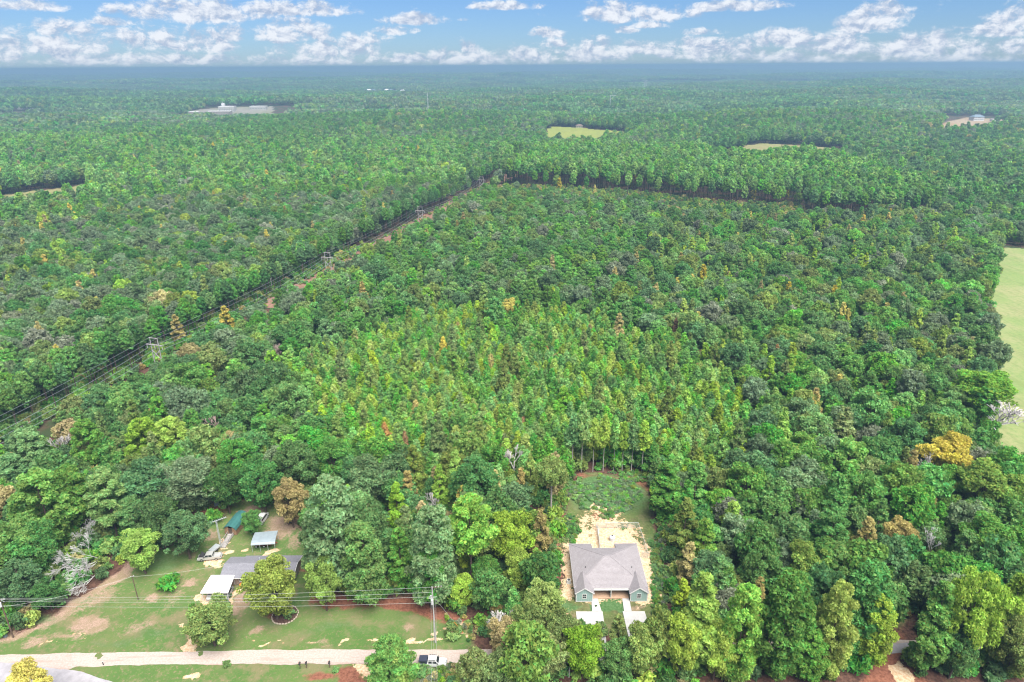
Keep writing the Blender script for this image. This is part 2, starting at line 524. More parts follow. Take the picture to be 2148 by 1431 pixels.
# pale edges along the road, driveway to the carport
sand = np.maximum(sand, .9 * cover(plot((384, 1366), (392, 1340), (405, 1300), (418, 1262), (425, 1240), (500, 1240), (515, 1215), (522, 1240), (478, 1275), (452, 1310), (425, 1350), (418, 1366)), .8))
soil = np.maximum(soil, .8 * cover(plot((478, 1275), (520, 1240), (545, 1240), (520, 1280), (490, 1300)), 1.0))
sand = np.maximum(sand, .85 * spot(376, 1308, 12, 7)); sand = np.maximum(sand, .95 * spot(400, 1355, 26, 9))
for a in ((880, 1342, 46, 6, .9), (800, 1340, 30, 4, .7), (740, 1346, 40, 3, .7), (560, 1350, 60, 3, .55), (955, 1340, 24, 5, .7), (985, 1335, 12, 6, .6),
          (905, 1330, 10, 6, .8), (400, 1425, 24, 9, .95), (640, 1345, 40, 3, .6), (950, 1316, 30, 6, .8), (970, 1308, 24, 5, .7),
          (560, 1160, 30, 4, .8), (515, 1152, 12, 5, .9), (445, 1180, 26, 10, .95), (470, 1160, 14, 8, .8), (470, 1140, 8, 12, .8), (160, 1330, 30, 5, .5), (100, 1350, 30, 3, .5), (630, 1400, 14, 3, .6)):
    sand = np.maximum(sand, a[4] * spot(*a[:4]))
# duplex lot
grass = np.maximum(grass, .60 * lot)
lush = np.maximum(lush, cover(plot((1244, 1285), (1310, 1285), (1312, 1252), (1250, 1252)), .35))
lush = np.maximum(lush, .95 * spot(1278, 1035, 92, 42)); lush = np.maximum(lush, .8 * spot(1378, 1190, 16, 70)); lush = np.maximum(lush, .6 * spot(1195, 1110, 18, 34))
lush = np.maximum(lush, .65 * spot(1320, 1110, 22, 12)); lush = np.maximum(lush, .7 * spot(1180, 1270, 60, 10))
clay = np.maximum(clay, .75 * cover(plot((1150, 1240), (1158, 1110), (1172, 1020), (1196, 1020), (1186, 1110), (1170, 1180), (1168, 1240)), 1.5))
clay = np.maximum(clay, .8 * cover(plot((1190, 998), (1345, 998), (1370, 1030), (1362, 1032), (1330, 1008), (1230, 1006)), 1.2))
clay = np.maximum(clay, .75 * spot(1265, 1082, 38, 15)); clay = np.maximum(clay, .8 * spot(1275, 1150, 26, 10)); clay = np.maximum(clay, .7 * spot(1400, 1155, 22, 14))
ring = plot((1176, 1262), (1172, 1190), (1178, 1148), (1205, 1118), (1240, 1098), (1262, 1080), (1300, 1075), (1285, 1098), (1320, 1112), (1345, 1145), (1368, 1185), (1385, 1250), (1370, 1270), (1338, 1272), (1352, 1215), (1200, 1215), (1204, 1262))
sand = np.maximum(sand, .84 * cover(ring, 2.6))
clay = np.maximum(clay, .55 * cover(ring, 2.6))
sand = np.maximum(sand, .5 * cover(plot((1168, 1280), (1170, 1150), (1195, 1095), (1240, 1060), (1300, 1055), (1345, 1105), (1380, 1170), (1396, 1262), (1345, 1280), (1340, 1268), (1206, 1268), (1200, 1280)), 3.0))
soil = np.maximum(soil, .7 * spot(1196, 1085, 18, 10)); soil = np.maximum(soil, .6 * spot(1335, 1272, 30, 8))
sand = np.maximum(sand, .8 * spot(1250, 1060, 14, 16)); clay = np.maximum(clay, .6 * spot(1285, 1072, 20, 9))
# right driveway clearing
drv = cover(DRIVE_R, 1.2)
clay = np.maximum(clay, .85 * drv * sstep(GY, 128, 108)); grass = np.maximum(grass, .85 * drv * (1 - sstep(GY, 124, 112)))
clay = np.maximum(clay, .9 * cover(plot((1760, 1450), (1820, 1398), (1900, 1398), (2000, 1450)), 1.5))
sand = np.maximum(sand, .95 * cover(plot((1862, 1380), (1890, 1382), (1925, 1450), (1890, 1450)), .8))
grass = np.maximum(grass, .9 * spot(2115, 1260, 24, 30)); soil = np.maximum(soil, .9 * spot(2080, 1198, 30, 10))
gravel = np.maximum(gravel, 0)

def grid_mesh(name, X, Y, Z, keep=None):
    ny, nx = X.shape
    me = bpy.data.meshes.new(name)
    V = np.stack([X.ravel(), Y.ravel(), Z.ravel()], 1)
    i, j = np.meshgrid(np.arange(ny - 1), np.arange(nx - 1), indexing='ij')
    a = (i * nx + j)
    Q = np.stack([a, a + 1, a + nx + 1, a + nx], -1).reshape(-1, 4)
    if keep is not None:
        Q = Q[keep.ravel()]
        used = np.unique(Q); remap = np.full(len(V), -1); remap[used] = np.arange(len(used))
        V = V[used]; Q = remap[Q]
    me.vertices.add(len(V)); me.vertices.foreach_set('co', V.astype(np.float32).ravel())
    me.loops.add(Q.size); me.loops.foreach_set('vertex_index', Q.astype(np.int32).ravel())
    me.polygons.add(len(Q)); me.polygons.foreach_set('loop_start', np.arange(0, Q.size, 4, dtype=np.int32))
    me.update(calc_edges=True); me.validate()
    me.shade_smooth()
    return me

me = grid_mesh('ground', GX, GY, 0.04 * wob(GX, GY, 2) - 0.10)
def vcol(me, name, chans):
    a = me.color_attributes.new(name, 'FLOAT_COLOR', 'POINT')
    d = np.ones((len(me.vertices), 4), np.float32)
    for k, c in enumerate(chans):
        d[:, k] = c.ravel()
    a.data.foreach_set('color', d.ravel())
for a in ((60, 1300, 90, 22, .62), (240, 1345, 120, 12, .5), (350, 1180, 60, 22, .55), (560, 1310, 60, 16, .45), (700, 1320, 120, 20, .45), (1190, 1130, 26, 60, .45), (330, 1330, 60, 20, .5)):
    lush = np.maximum(lush, a[4] * spot(*a[:4], soft=.9))
soil = np.maximum(soil, .24 * yard * sstep(GX, -20, -75))
vcol(me, 'cover', (grass, soil, clay)); vcol(me, 'cover_more', (sand, lush, gravel))

def ground_material():
    m = bpy.data.materials.new('yard_ground'); m.use_nodes = True
    t = NT(m.node_tree); p = t.n['Principled BSDF']
    p.inputs['Roughness'].default_value = 0.95; p.inputs['Specular IOR Level'].default_value = 0.1
    g = t.new('ShaderNodeNewGeometry'); pos = g.outputs['Position']
    a = t.new('ShaderNodeAttribute', attribute_name='cover'); s1 = t.new('ShaderNodeSeparateColor'); t.link(a.outputs[0], s1.inputs[0])
    b = t.new('ShaderNodeAttribute', attribute_name='cover_more'); s2 = t.new('ShaderNodeSeparateColor'); t.link(b.outputs[0], s2.inputs[0])
    nf_ = t.noise(pos, 1.6, 6, .65); nm = t.noise(pos, .32, 5, .6); nb = t.noise(pos, .07, 4, .55); nfine = t.noise(pos, 5.0, 4, .7)
    def w(sock, amp=1.1, mid=.5):
        q = t.math('ADD', sock, t.math('MULTIPLY', t.math('SUBTRACT', t.math('MULTIPLY_ADD', nf_, .55, t.math('MULTIPLY', nm, .45)), .5), amp))
        return t.smooth(q, mid - .27, mid + .27)
    col = t.mix(t.smooth(nf_, .32, .68), (0.045, 0.024, 0.019), (0.108, 0.058, 0.042))
    col = t.mix(t.math('MULTIPLY', t.smooth(nm, .55, .7), .5), col, (0.025, 0.036, 0.014))
    gr = t.mix(t.smooth(nb, .35, .65), (.056, .112, .028), (.090, .122, .040))
    gr = t.mix(t.smooth(nm, .35, .7), gr, (0.061, 0.126, 0.027))
    gr = t.mix(t.math('MULTIPLY', t.smooth(nfine, .5, .75), .45), gr, (0.158, 0.144, 0.072))
    gr = t.mix(t.math('MULTIPLY', t.smooth(t.noise(pos, .16, 6, .7), .46, .64), .75), gr, (.150, .125, .070))
    gr = t.mix(t.math('MULTIPLY', t.smooth(nf_, .52, .70), .6), gr, (0.173, 0.122, 0.079))
    col = t.mix(w(s1.outputs[0], .9), col, gr)
    so = t.mix(t.smooth(nfine, .3, .7), (0.216, 0.140, 0.104), (0.317, 0.223, 0.176))
    so = t.mix(t.math('MULTIPLY', t.smooth(nm, .45, .65), .5), so, (0.144, 0.122, 0.058))
    col = t.mix(t.math('MULTIPLY', w(s1.outputs[1], 1.9), t.smooth(nfine, .25, .6, .55, 1.0)), col, so)
    cl = t.mix(t.smooth(nf_, .3, .7), (0.108, 0.042, 0.027), (0.209, 0.090, 0.058))
    col = t.mix(w(s1.outputs[2], 1.1), col, cl)
    lu = t.mix(t.smooth(nf_, .35, .65), (0.043, 0.094, 0.029), (0.076, 0.137, 0.054))
    col = t.mix(w(s2.outputs[1], 1.0), col, lu)
    sa = t.mix(t.smooth(nf_, .35, .65), (0.490, 0.396, 0.274), (0.360, 0.216, 0.115))
    sa = t.mix(t.math('MULTIPLY', t.smooth(nfine, .45, .7), .55), sa, (0.533, 0.461, 0.360))
    sa = t.mix(t.smooth(nm, .60, .72), sa, (0.115, 0.101, 0.036))
    pat = t.math('MULTIPLY_ADD', t.math('SUBTRACT', t.noise(pos, .55, 7, .72), .5), 2.6, w(s2.outputs[0], 2.2, .48))
    col = t.mix(t.math('MULTIPLY', t.smooth(pat, .42, .62), t.smooth(s2.outputs[0], .05, .3)), col, sa)
    t.link(col, p.inputs['Base Color'])
    bp = t.new('ShaderNodeBump'); bp.inputs['Strength'].default_value = .8; bp.inputs['Distance'].default_value = .12
    t.link(nfine, bp.inputs['Height']); t.link(bp.outputs[0], p.inputs['Normal'])
    return m
me.materials.append(ground_material())
ground = bpy.data.objects.new('ground', me); COL.objects.link(ground)
structure(ground, 'grass, bare soil and leaf litter round the two house lots')

# wider terrain with the surveyed plot cut out of it
def growth(start, step, rate, stop):
    out = [start]
    while out[-1] < stop:
        out.append(out[-1] + step); step *= rate
    return out
gx = sorted(set([-a for a in growth(160.0, 9.0, 1.055, 26000)] + list(np.linspace(-160, 160, 17)) + growth(160.0, 9.0, 1.055, 26000)))
gy = sorted(set([-2500.0, -1200.0, -600.0, -300.0, -100.0, 0.0] + list(np.linspace(60, 340, 15)) + growth(340.0, 9.0, 1.055, 30000)))
TX, TY = np.meshgrid(np.array(gx), np.array(gy))
cxm = (TX[:-1, :-1] + TX[1:, 1:]) / 2; cym = (TY[:-1, :-1] + TY[1:, 1:]) / 2
keep = ~((cxm > NX0) & (cxm < NX1) & (cym > NY0) & (cym < NY1))
TZ = hz(TX, TY) - 0.10
me = grid_mesh('forest_floor', TX, TY, TZ, keep)
m = bpy.data.materials.new('forest_floor'); m.use_nodes = True
t = NT(m.node_tree); p = t.n['Principled BSDF']; p.inputs['Roughness'].default_value = .95; p.inputs['Specular IOR Level'].default_value = .1
gpos = t.new('ShaderNodeNewGeometry').outputs['Position']
c_ = t.mix(t.smooth(t.noise(gpos, .8, 6, .65), .35, .65), (0.047, 0.027, 0.020), (0.094, 0.056, 0.041))
c_ = t.mix(t.smooth(t.noise(gpos, .05, 5, .6), .42, .6), c_, (0.031, 0.045, 0.019))
t.link(c_, p.inputs['Base Color'])
me.materials.append(m)
terrain = bpy.data.objects.new('forest_floor', me); COL.objects.link(terrain)
structure(terrain, 'dark leaf-littered woodland floor rolling out to the horizon')

# ------------------------------------------------------------------ open fields and the power-line clearing
def sheet(name, poly, mat_, label, step, lift):
    P = np.asarray(poly)
    x0, y0 = P.min(0) - step; x1, y1 = P.max(0) + step
    X, Y = np.meshgrid(np.arange(x0, x1 + step, step), np.arange(y0, y1 + step, step))
    sd = poly_sd(poly, (X[:-1, :-1] + X[1:, 1:]) / 2, (Y[:-1, :-1] + Y[1:, 1:]) / 2)
    me = grid_mesh(name, X, Y, hz(X, Y) + lift, sd > 0)
    me.materials.append(mat_)
    o = bpy.data.objects.new(name, me); COL.objects.link(o)
    return structure(o, label)

def field_mat(name, a, b, c, sc=1.0):
    m = bpy.data.materials.new(name); m.use_nodes = True
    t = NT(m.node_tree); p = t.n['Principled BSDF']; p.inputs['Roughness'].default_value = .95; p.inputs['Specular IOR Level'].default_value = .1
    pos = t.new('ShaderNodeNewGeometry').outputs['Position']
    x = t.mix(t.smooth(t.noise(pos, .035 * sc, 5, .6), .35, .65), a, b)
    x = t.mix(t.math('MULTIPLY', t.smooth(t.noise(pos, .5 * sc, 6, .65), .42, .7), .75), x, c)
    st_ = t.noise(t.vmath('MULTIPLY', pos, (.35, .05, 1)), 1.0 * sc, 4, .6)
    x = t.mix(t.math('MULTIPLY', t.smooth(st_, .45, .62), .35), x, tuple(v * .72 for v in a))
    t.link(x, p.inputs['Base Color'])
    return m
PASTURE = [(q_[0] - (6 if i_ < 10 else 0), q_[1]) for i_, q_ in enumerate(ground_at(*q) for q in ((2152, 1005), (2118, 945), (2110, 900), (2118, 860), (2128, 820), (2096, 745), (2098, 650), (2100, 600), (2106, 560), (2114, 519), (2200, 524), (2500, 545), (2500, 1005)))]
PASTURE_EDGE = [(q_[0] + (6 if i_ < 10 else 0), q_[1]) for i_, q_ in enumerate(PASTURE)]
sheet('pasture', PASTURE, field_mat('pasture_grass', (.150, .200, .070), (.215, .215, .105), (.110, .175, .058)), 'pale green pasture at the right edge of the woods', 1.5, .02)
CUT_X = lambda y: -148 + .27 * (y - 262)
CUT = [(CUT_X(y) - 12, y) for y in (150, 400, 700, 900, 1150)] + [(CUT_X(y) + 11, y) for y in (1150, 900, 700, 400, 150)]
sheet('power_line_clearing', [(CUT_X(340) - 12, 341.5)] + CUT[1:5] + CUT[5:9] + [(CUT_X(340) + 11, 341.5)], field_mat('clearing_soil', (0.181, 0.094, 0.074), (0.221, 0.134, 0.100), (0.094, 0.087, 0.040)), 'reddish cleared strip under the transmission line', 4.0, .10)
def far_field(pts):
    return [terrain_at(q[0], q[1], q[2] if len(q) > 2 else 0.0) for q in pts]
F_MID = far_field(((1140, 282), (1158, 266), (1205, 268), (1262, 273), (1310, 276), (1320, 282, 12), (1262, 284, 12), (1256, 298, 13), (1220, 296, 13), (1196, 288, 13), (1172, 288, 13), (1150, 293, 13)))
sheet('hay_field', F_MID, field_mat('hay', (0.180, 0.206, 0.043), (0.155, 0.189, 0.043), (0.197, 0.197, 0.069), .4), 'bright yellow-green hay field far out in the middle of the woods', 10, .5)
F_R1 = far_field(((1495, 318), (1560, 318), (1612, 322), (1640, 327), (1600, 333, 13), (1540, 331, 13), (1490, 331, 13)))
sheet('meadow', F_R1, field_mat('meadow_grass', (0.184, 0.184, 0.077), (0.193, 0.164, 0.082), (0.135, 0.155, 0.058), .4), 'straw-coloured meadow strip beyond the pine stand', 8, .4)
F_R2 = far_field(((1560, 306), (1600, 302), (1680, 306), (1770, 313), (1765, 320, 12), (1690, 319, 12), (1640, 315, 12), (1565, 309, 12)))
sheet('meadow', F_R2, bpy.data.materials['meadow_grass'], 'thin pale meadow behind the straw-coloured one', 8, .5)
F_L = far_field(((0, 412), (60, 402), (130, 396), (182, 386), (186, 397, 13), (150, 404, 13), (80, 412, 13), (10, 424, 13)))
sheet('meadow', F_L, bpy.data.materials['meadow_grass'], 'pale meadow glimpsed at the left edge behind trees', 6, .2)
SITE = far_field(((1990, 254), (2030, 247), (2105, 251), (2112, 259, 12), (2070, 265, 12), (2010, 268, 12), (1966, 270, 12)))
sheet('building_site_ground', SITE, field_mat('site_dirt', (0.266, 0.174, 0.116), (0.290, 0.223, 0.164), (0.155, 0.174, 0.077), .3), 'orange bare earth round the far new house', 10, .5)
SCHOOL = far_field(((400, 232), (470, 226), (575, 224), (570, 235, 10), (500, 245, 10), (440, 248, 10), (388, 247, 8)))
sheet('school_grounds', SCHOOL, field_mat('school_lot', (0.187, 0.173, 0.154), (0.140, 0.154, 0.084), (0.211, 0.197, 0.178), .3), 'pale paved grounds of the far school', 12, .5)
P_FRONT = [(CUT_X(735) + 12, 735), (45, 727), (134, 680), (190, 634), (262, 616), (244, 556), (168, 574), (112, 618), (25, 668), (CUT_X(670) + 12, 670)]
sheet('brushy_strip', P_FRONT, field_mat('brush', (.10, .11, .04), (.13, .12, .05), (.17, .15, .06)), 'low brushy strip in front of the tall pine plantation', 5, .10)

# ------------------------------------------------------------------ road, driveways, walks
def road_sheet(name, poly, z, mat_, label, step=.7, rag=.13, seed=0):
    P = np.asarray(poly)
    out = []
    n = len(P)
    for i in range(n):
        a, b = P[i], P[(i + 1) % n]
        k = max(1, int(np.hypot(*(b - a)) / step))
        for j in range(k):
            q = a + (b - a) * j / k
            w_ = rag * (wob(q[0] * 1.7, q[1] * 1.7, seed) * .8)
            d = (b - a) / (np.hypot(*(b - a)) + 1e-9)
            out.append((q[0] - d[1] * w_, q[1] + d[0] * w_))
    mb = MB(); mb.prism(out, z - .08, z)
    o = obj(name, mb, mat_)
    return structure(o, label)

def road_mat():
    m = bpy.data.materials.new('caliche'); m.use_nodes = True
    t = NT(m.node_tree); p = t.n['Principled BSDF']; p.inputs['Roughness'].default_value = .9; p.inputs['Specular IOR Level'].default_value = .15
    pos = t.new('ShaderNodeNewGeometry').outputs['Position']
    st = t.vmath('MULTIPLY', pos, (.10, 1.0, 1.0))
    x = t.mix(t.smooth(t.noise(pos, 2.5, 6, .65), .35, .65), (.285, .235, .205), (.345, .295, .27))
    x = t.mix(t.math('MULTIPLY', t.smooth(t.noise(st, .9, 5, .6), .50, .66), .55), x, (0.257, 0.172, 0.140))
    x = t.mix(t.math('MULTIPLY', t.smooth(t.noise(pos, .4, 5, .7), .58, .72), .4), x, (0.195, 0.179, 0.140))
    t.link(x, p.inputs['Base Color'])
    return m
RM = road_mat()
road_top = [ground_at(*q) for q in ((-420, 1382), (0, 1374), (200, 1369), (400, 1367), (560, 1363), (760, 1362), (985, 1363), (1300, 1352), (1600, 1345), (1880, 1342), (2300, 1338))]
road_bot = [ground_at(*q) for q in ((2300, 1366), (1880, 1368), (1600, 1374), (1300, 1384), (985, 1391), (760, 1393), (560, 1393), (300, 1394), (160, 1399), (143, 1405), (175, 1412), (60, 1398), (0, 1392), (-420, 1392))]
road_sheet('road', road_top + road_bot, .0, RM, 'pale pinkish caliche road running past the house lots', seed=1)
asp = [ground_at(*q) for q in ((-420, 1389), (0, 1389), (60, 1396), (170, 1410), (250, 1434), (330, 1470), (100, 1520), (-420, 1520))]
road_sheet('paved_road', asp, .012, M['asphalt'], 'grey paved road entering at the bottom left corner', rag=.15, seed=2)
def pad(name, pts, label, m='concrete', z=.06):
    mb = MB(); mb.prism([ground_at(*q) for q in pts], z - .18, z)
    return structure(obj(name, mb, M[m]), label)
pad('driveway', ((1208, 1283), (1264, 1283), (1270, 1325), (1272, 1352), (1216, 1352)), 'white concrete driveway left of the duplex lawn')
pad('driveway', ((1306, 1282.6), (1352, 1282.6), (1374, 1352), (1322, 1352)), 'white concrete driveway right of the duplex lawn')
pad('walk', ((1240.5, 1254), (1253, 1254), (1262, 1282.6), (1242, 1282.6)), 'white concrete walk from left driveway to the porch', z=.064)
pad('walk', ((1305, 1254), (1319.5, 1254), (1325, 1282.2), (1309, 1282.2)), 'white concrete walk from right driveway to the porch', z=.064)
pad('pavement', ((1858, 1352), (1905, 1348), (1912, 1366), (1862, 1372)), 'grey paved patch glimpsed at the right between trees', m='asphalt', z=.03)

# ------------------------------------------------------------------ roof shingles
def shingle(name, c1, c2, course=.3):
    m = bpy.data.materials.new(name); m.use_nodes = True
    t = NT(m.node_tree); p = t.n['Principled BSDF']; p.inputs['Roughness'].default_value = .9; p.inputs['Specular IOR Level'].default_value = .2
    pos = t.new('ShaderNodeTexCoord').outputs['Object']
    n_ = t.noise(t.vmath('MULTIPLY', pos, (1.0, 1.0, 3.0)), 3.2, 5, .7)
    nb_ = t.noise(pos, .5, 4, .6)
    x = t.mix(t.smooth(n_, .3, .7), c1, c2)
    x = t.mix(t.math('MULTIPLY', t.smooth(nb_, .4, .7), .3), x, tuple(v * .8 for v in c1))
    s = t.new('ShaderNodeSeparateXYZ'); t.link(pos, s.inputs[0])
    fr = t.math('FRACT', t.math('MULTIPLY', s.outputs[2], 1.0 / (course * .34)))
    x = t.mix(t.math('MULTIPLY', t.smooth(fr, .0, .30, 1.0, 0.0), .55), x, tuple(v * .45 for v in c1))
    t.link(x, p.inputs['Base Color'])
    bp = t.new('ShaderNodeBump'); bp.inputs['Strength'].default_value = .5; bp.inputs['Distance'].default_value = .05
    t.link(fr, bp.inputs['Height']); t.link(bp.outputs[0], p.inputs['Normal'])
    return m
M['shingle_new'] = shingle('new_shingles', (.185, .17, .18), (.25, .235, .25))
M['shingle_old'] = shingle('old_shingles', (.135, .135, .155), (.185, .185, .21))

def window_unit(name, parent, cx, y, z0, w, h, face=-1, rows=2, cols=1, along='x'):
    """window on a wall: frame proud of the wall, panes inside it"""
    L = parent.location
    def P(a, d, z):
        return (cx + a, y + face * d, z) if along == 'x' else (y + face * d, cx + a, z)
    def bx(mb, a0, a1, d0, d1, z0_, z1_):
        p, q = P(a0, d0, z0_), P(a1, d1, z1_)
        mb.box(min(p[0], q[0]), max(p[0], q[0]), min(p[1], q[1]), max(p[1], q[1]), z0_, z1_)
    f = MB(); t_ = .11
    bx(f, -w / 2, -w / 2 + t_, .0, .07, z0, z0 + h); bx(f, w / 2 - t_, w / 2, .0, .07, z0, z0 + h)
    bx(f, -w / 2 + t_, w / 2 - t_, .0, .07, z0, z0 + t_); bx(f, -w / 2 + t_, w / 2 - t_, .0, .07, z0 + h - t_, z0 + h)
    for r in range(1, rows):
        zc = z0 + h * r / rows
        bx(f, -w / 2 + t_, w / 2 - t_, .0, .055, zc - .05, zc + .05)
    wo_ = obj(name, f, M['white_trim'], parent, world=True)
    for r in range(rows):
        for c in range(cols):
            g = MB()
            a0 = -w / 2 + t_ + (w - 2 * t_) * c / cols + .01; a1 = -w / 2 + t_ + (w - 2 * t_) * (c + 1) / cols - .01
            bx(g, a0, a1, .008, .03, z0 + t_ + (h - 2 * t_) * r / rows + .03, z0 + t_ + (h - 2 * t_) * (r + 1) / rows - .03)
            me_ = obj('pane', g, M['black_glass'], wo_, world=False)
            for v in me_.data.vertices:
                v.co.x -= L.x; v.co.y -= L.y; v.co.z -= L.z
    return wo_

# ------------------------------------------------------------------ the sage-green duplex
x0, x1 = 14.3, 31.9; yf, yb, yn = 127.4, 143.7, 140.6
xa, xb = 20.1, 26.1
ez, pitch = 2.75, .3537
rz = ez + pitch * (yb - yf) / 2; ry = (yf + yb) / 2
rx0, rx1 = x0 + (yb - yf) / 2, x1 - (yb - yf) / 2
dup = thing('duplex_house', 'sage green duplex with grey hip roof and two white-trimmed front gables', 'house', ((x0 + x1) / 2, ry, 0))
zb = lambda y: ez + pitch * min(y - yf, yb - y)
mb = MB(); th = .16
mb.slab([(x0, yf, ez), (x1, yf, ez), (rx1, ry, rz), (rx0, ry, rz)], th)
mb.slab([(x0, yb, ez), (x0, yf, ez), (rx0, ry, rz)], th)
mb.slab([(x1, yf, ez), (x1, yb, ez), (rx1, ry, rz)], th)
mb.slab([(x0, yb, ez), (rx0, ry, rz), (xa, yn, zb(yn)), (xa, yb, ez)], th)
mb.slab([(rx0, ry, rz), (rx1, ry, rz), (xb, yn, zb(yn)), (xa, yn, zb(yn))], th)
mb.slab([(rx1, ry, rz), (x1, yb, ez), (xb, yb, ez), (xb, yn, zb(yn))], th)
roof = obj('roof', mb, M['shingle_new'], dup, world=True)
cap = MB()                                                       # ridge and hip caps, slightly proud
for p, q in (((rx0, ry, rz), (rx1, ry, rz)), ((x0, yf, ez), (rx0, ry, rz)), ((x1, yf, ez), (rx1, ry, rz)), ((x0, yb, ez), (rx0, ry, rz)), ((x1, yb, ez), (rx1, ry, rz))):
    cap.bar(Vector(p) + Vector((0, 0, .02)), Vector(q) + Vector((0, 0, .02)), .3, .06)
cc = obj('ridge_cap', cap, M['shingle_new'], roof)
for v in cc.data.vertices:
    v.co -= dup.location
for px_ in (17.6, 28.9):                                           # roof vent pipes
    v_ = MB(); zc = ez + pitch * min(px_ - x0, x1 - px_)
    v_.tube((px_ - dup.location.x, 133.2 - dup.location.y, zc - .1), (px_ - dup.location.x, 133.2 - dup.location.y, zc + .45), .09, n=8)
    obj('vent_pipe', v_, M['dark_grey'], roof)
fas = MB()                                                          # white fascia under the eaves
fas.box(18.95, 27.25, yf - .035, yf - .005, ez - .26, ez - .0)
fas.box(x0 - .035, x0 - .005, yf, yb, ez - .26, ez + .0); fas.box(x1 + .005, x1 + .035, yf, yb, ez - .26, ez)
fas.box(x0, xa, yb + .005, yb + .035, ez - .26, ez); fas.box(xb, x1, yb + .005, yb + .035, ez - .26, ez)
fas.box(xa, xb, yn + .005, yn + .035, zb(yn) - .26, zb(yn)); fas.box(xa + .005, xa + .035, yn + .04, yb, ez - .2, ez + .0); fas.box(xb - .035, xb - .005, yn + .04, yb, ez - .2, ez)
obj('fascia', fas, M['white_trim'], dup, world=True)
gfy = 126.0
walls = MB()
wl, wr, iw = x0 + .35, x1 - .35, .2
walls.box(wl, wl + iw, gfy + .2, yb - .3, 0, ez - .2); walls.box(wr - iw, wr, gfy + .2, yb - .3, 0, ez - .2)
walls.box(wl + iw, xa - .1, yb - .5, yb - .3, 0, ez - .2); walls.box(xb + .1, wr - iw, yb - .5, yb - .3, 0, ez - .2)
walls.box(xa - .3, xa - .1, yn - .2, yb - .5, 0, ez - .2); walls.box(xb + .1, xb + .3, yn - .2, yb - .5, 0, ez - .2)
walls.box(xa - .1, xb + .1, yn - .4, yn - .2, 0, zb(yn) - .2)
walls.box(18.6, 27.6, 130.0, 130.2, .1, ez + .4)                     # porch back wall
walls.box(18.45, 18.65, 127.0, 130.0, .1, ez - .1); walls.box(27.55, 27.75, 127.0, 130.0, .1, ez - .1)
obj('wall', walls, M['sage_siding'], dup, world=True)
for gx0, gx1 in ((14.65, 18.65), (27.55, 31.55)):
    gm = (gx0 + gx1) / 2; rise = 1.42
    g = MB()                                                          # gable front wall
    vs = [(gx0, gfy, 0), (gx1, gfy, 0), (gx1, gfy, ez - .1), (gm, gfy, ez + rise - .2), (gx0, gfy, ez - .1)]
    g.add(vs + [(a, b + .2, c) for a, b, c in vs], [(0, 1, 2, 3, 4), (9, 8, 7, 6, 5)] + [(i, 5 + i, 5 + (i + 1) % 5, (i + 1) % 5) for i in range(5)])
    gw = obj('gable_wall', g, M['sage_siding'], dup, world=True)
    bt = MB()
    k = gx0 + .3
    while k < gx1 - .25:
        top = ez - .1 + (rise - .1) * (1 - abs(k - gm) / (gm - gx0))
        bt.box(k - .03, k + .03, gfy - .035, gfy - .003, .12, top - .22)
        k += .42
    b_ = obj('batten', bt, M['sage_dark'], gw); b_['kind'] = 'stuff'
    for v in b_.data.vertices:
        v.co -= dup.location
    tr = MB()
    tr.box(gx0 - .04, gx0 + .14, gfy - .05, gfy - .004, 0, ez - .2); tr.box(gx1 - .14, gx1 + .04, gfy - .05, gfy - .004, 0, ez - .2)
    for s in (-1, 1):
        tr.bar((gm + s * (gm - gx0 + .3), gfy - .27, ez - .26), (gm, gfy - .27, ez + rise - .08), .05, .24)
    tr.box(gx0 + .15, gx1 - .15, gfy - .04, gfy - .003, 0, .12)
    obj('gable_trim', tr, M['white_trim'], dup, world=True)
    gr_ = MB()
    run = rise / pitch
    for s in (-1, 1):
        ex = gm + s * (gm - gx0 + .32)
        ezz = ez - .12
        gr_.slab([(gm, gfy - .25, ez + rise + .03), (ex, gfy - .25, ezz), (ex, yf + .35, ezz + .02), (gm, yf + run + .35, ez + rise + .03)], .12)
    r_ = obj('gable_roof', gr_, M['shingle_new'], dup, world=True)
    window_unit('window', dup, gm, gfy, .95, 1.05, 1.35)
pf = MB(); pf.box(18.66, 27.54, 126.9, 130.0, 0, .10)
obj('porch_floor', pf, M['tan_floor'], dup, world=True)
ps = MB(); ps.bar((23.1, 127.15, .1), (23.1, 127.15, ez - .16), .16, .16)
obj('porch_post', ps, M['white_trim'], dup, world=True)
bm_ = MB(); bm_.box(18.7, 27.5, 127.05, 127.25, ez - .42, ez - .16)
obj('porch_beam', bm_, M['white_trim'], dup, world=True)
dv_ = MB(); dv_.box(23.04, 23.16, 127.3, 129.98, .1, ez - .2)
obj('divider_wall', dv_, M['sage_siding'], dup, world=True)
for cx in (20.2, 26.0):
    dm = MB(); dm.box(cx - .47, cx + .47, 129.94, 129.995, .1, 2.15)
    d_ = obj('door', dm, M['dark_grey'], dup, world=True)
    hm = MB(); hm.tube((cx + .36 - dup.location.x, 129.9 - dup.location.y, 1.1), (cx + .36 - dup.location.x, 129.94 - dup.location.y, 1.1), .04)
    obj('handle', hm, M['galvanised'], d_)
for cx in (22.0, 24.6):
    window_unit('window', dup, cx, 130.0, .95, 1.1, 1.2)
lm = MB(); lm.tube((26.95, 127.3, ez - .55), (26.95, 127.3, ez - .3), .1); obj('porch_light', lm, M['dark_grey'], dup, world=True)
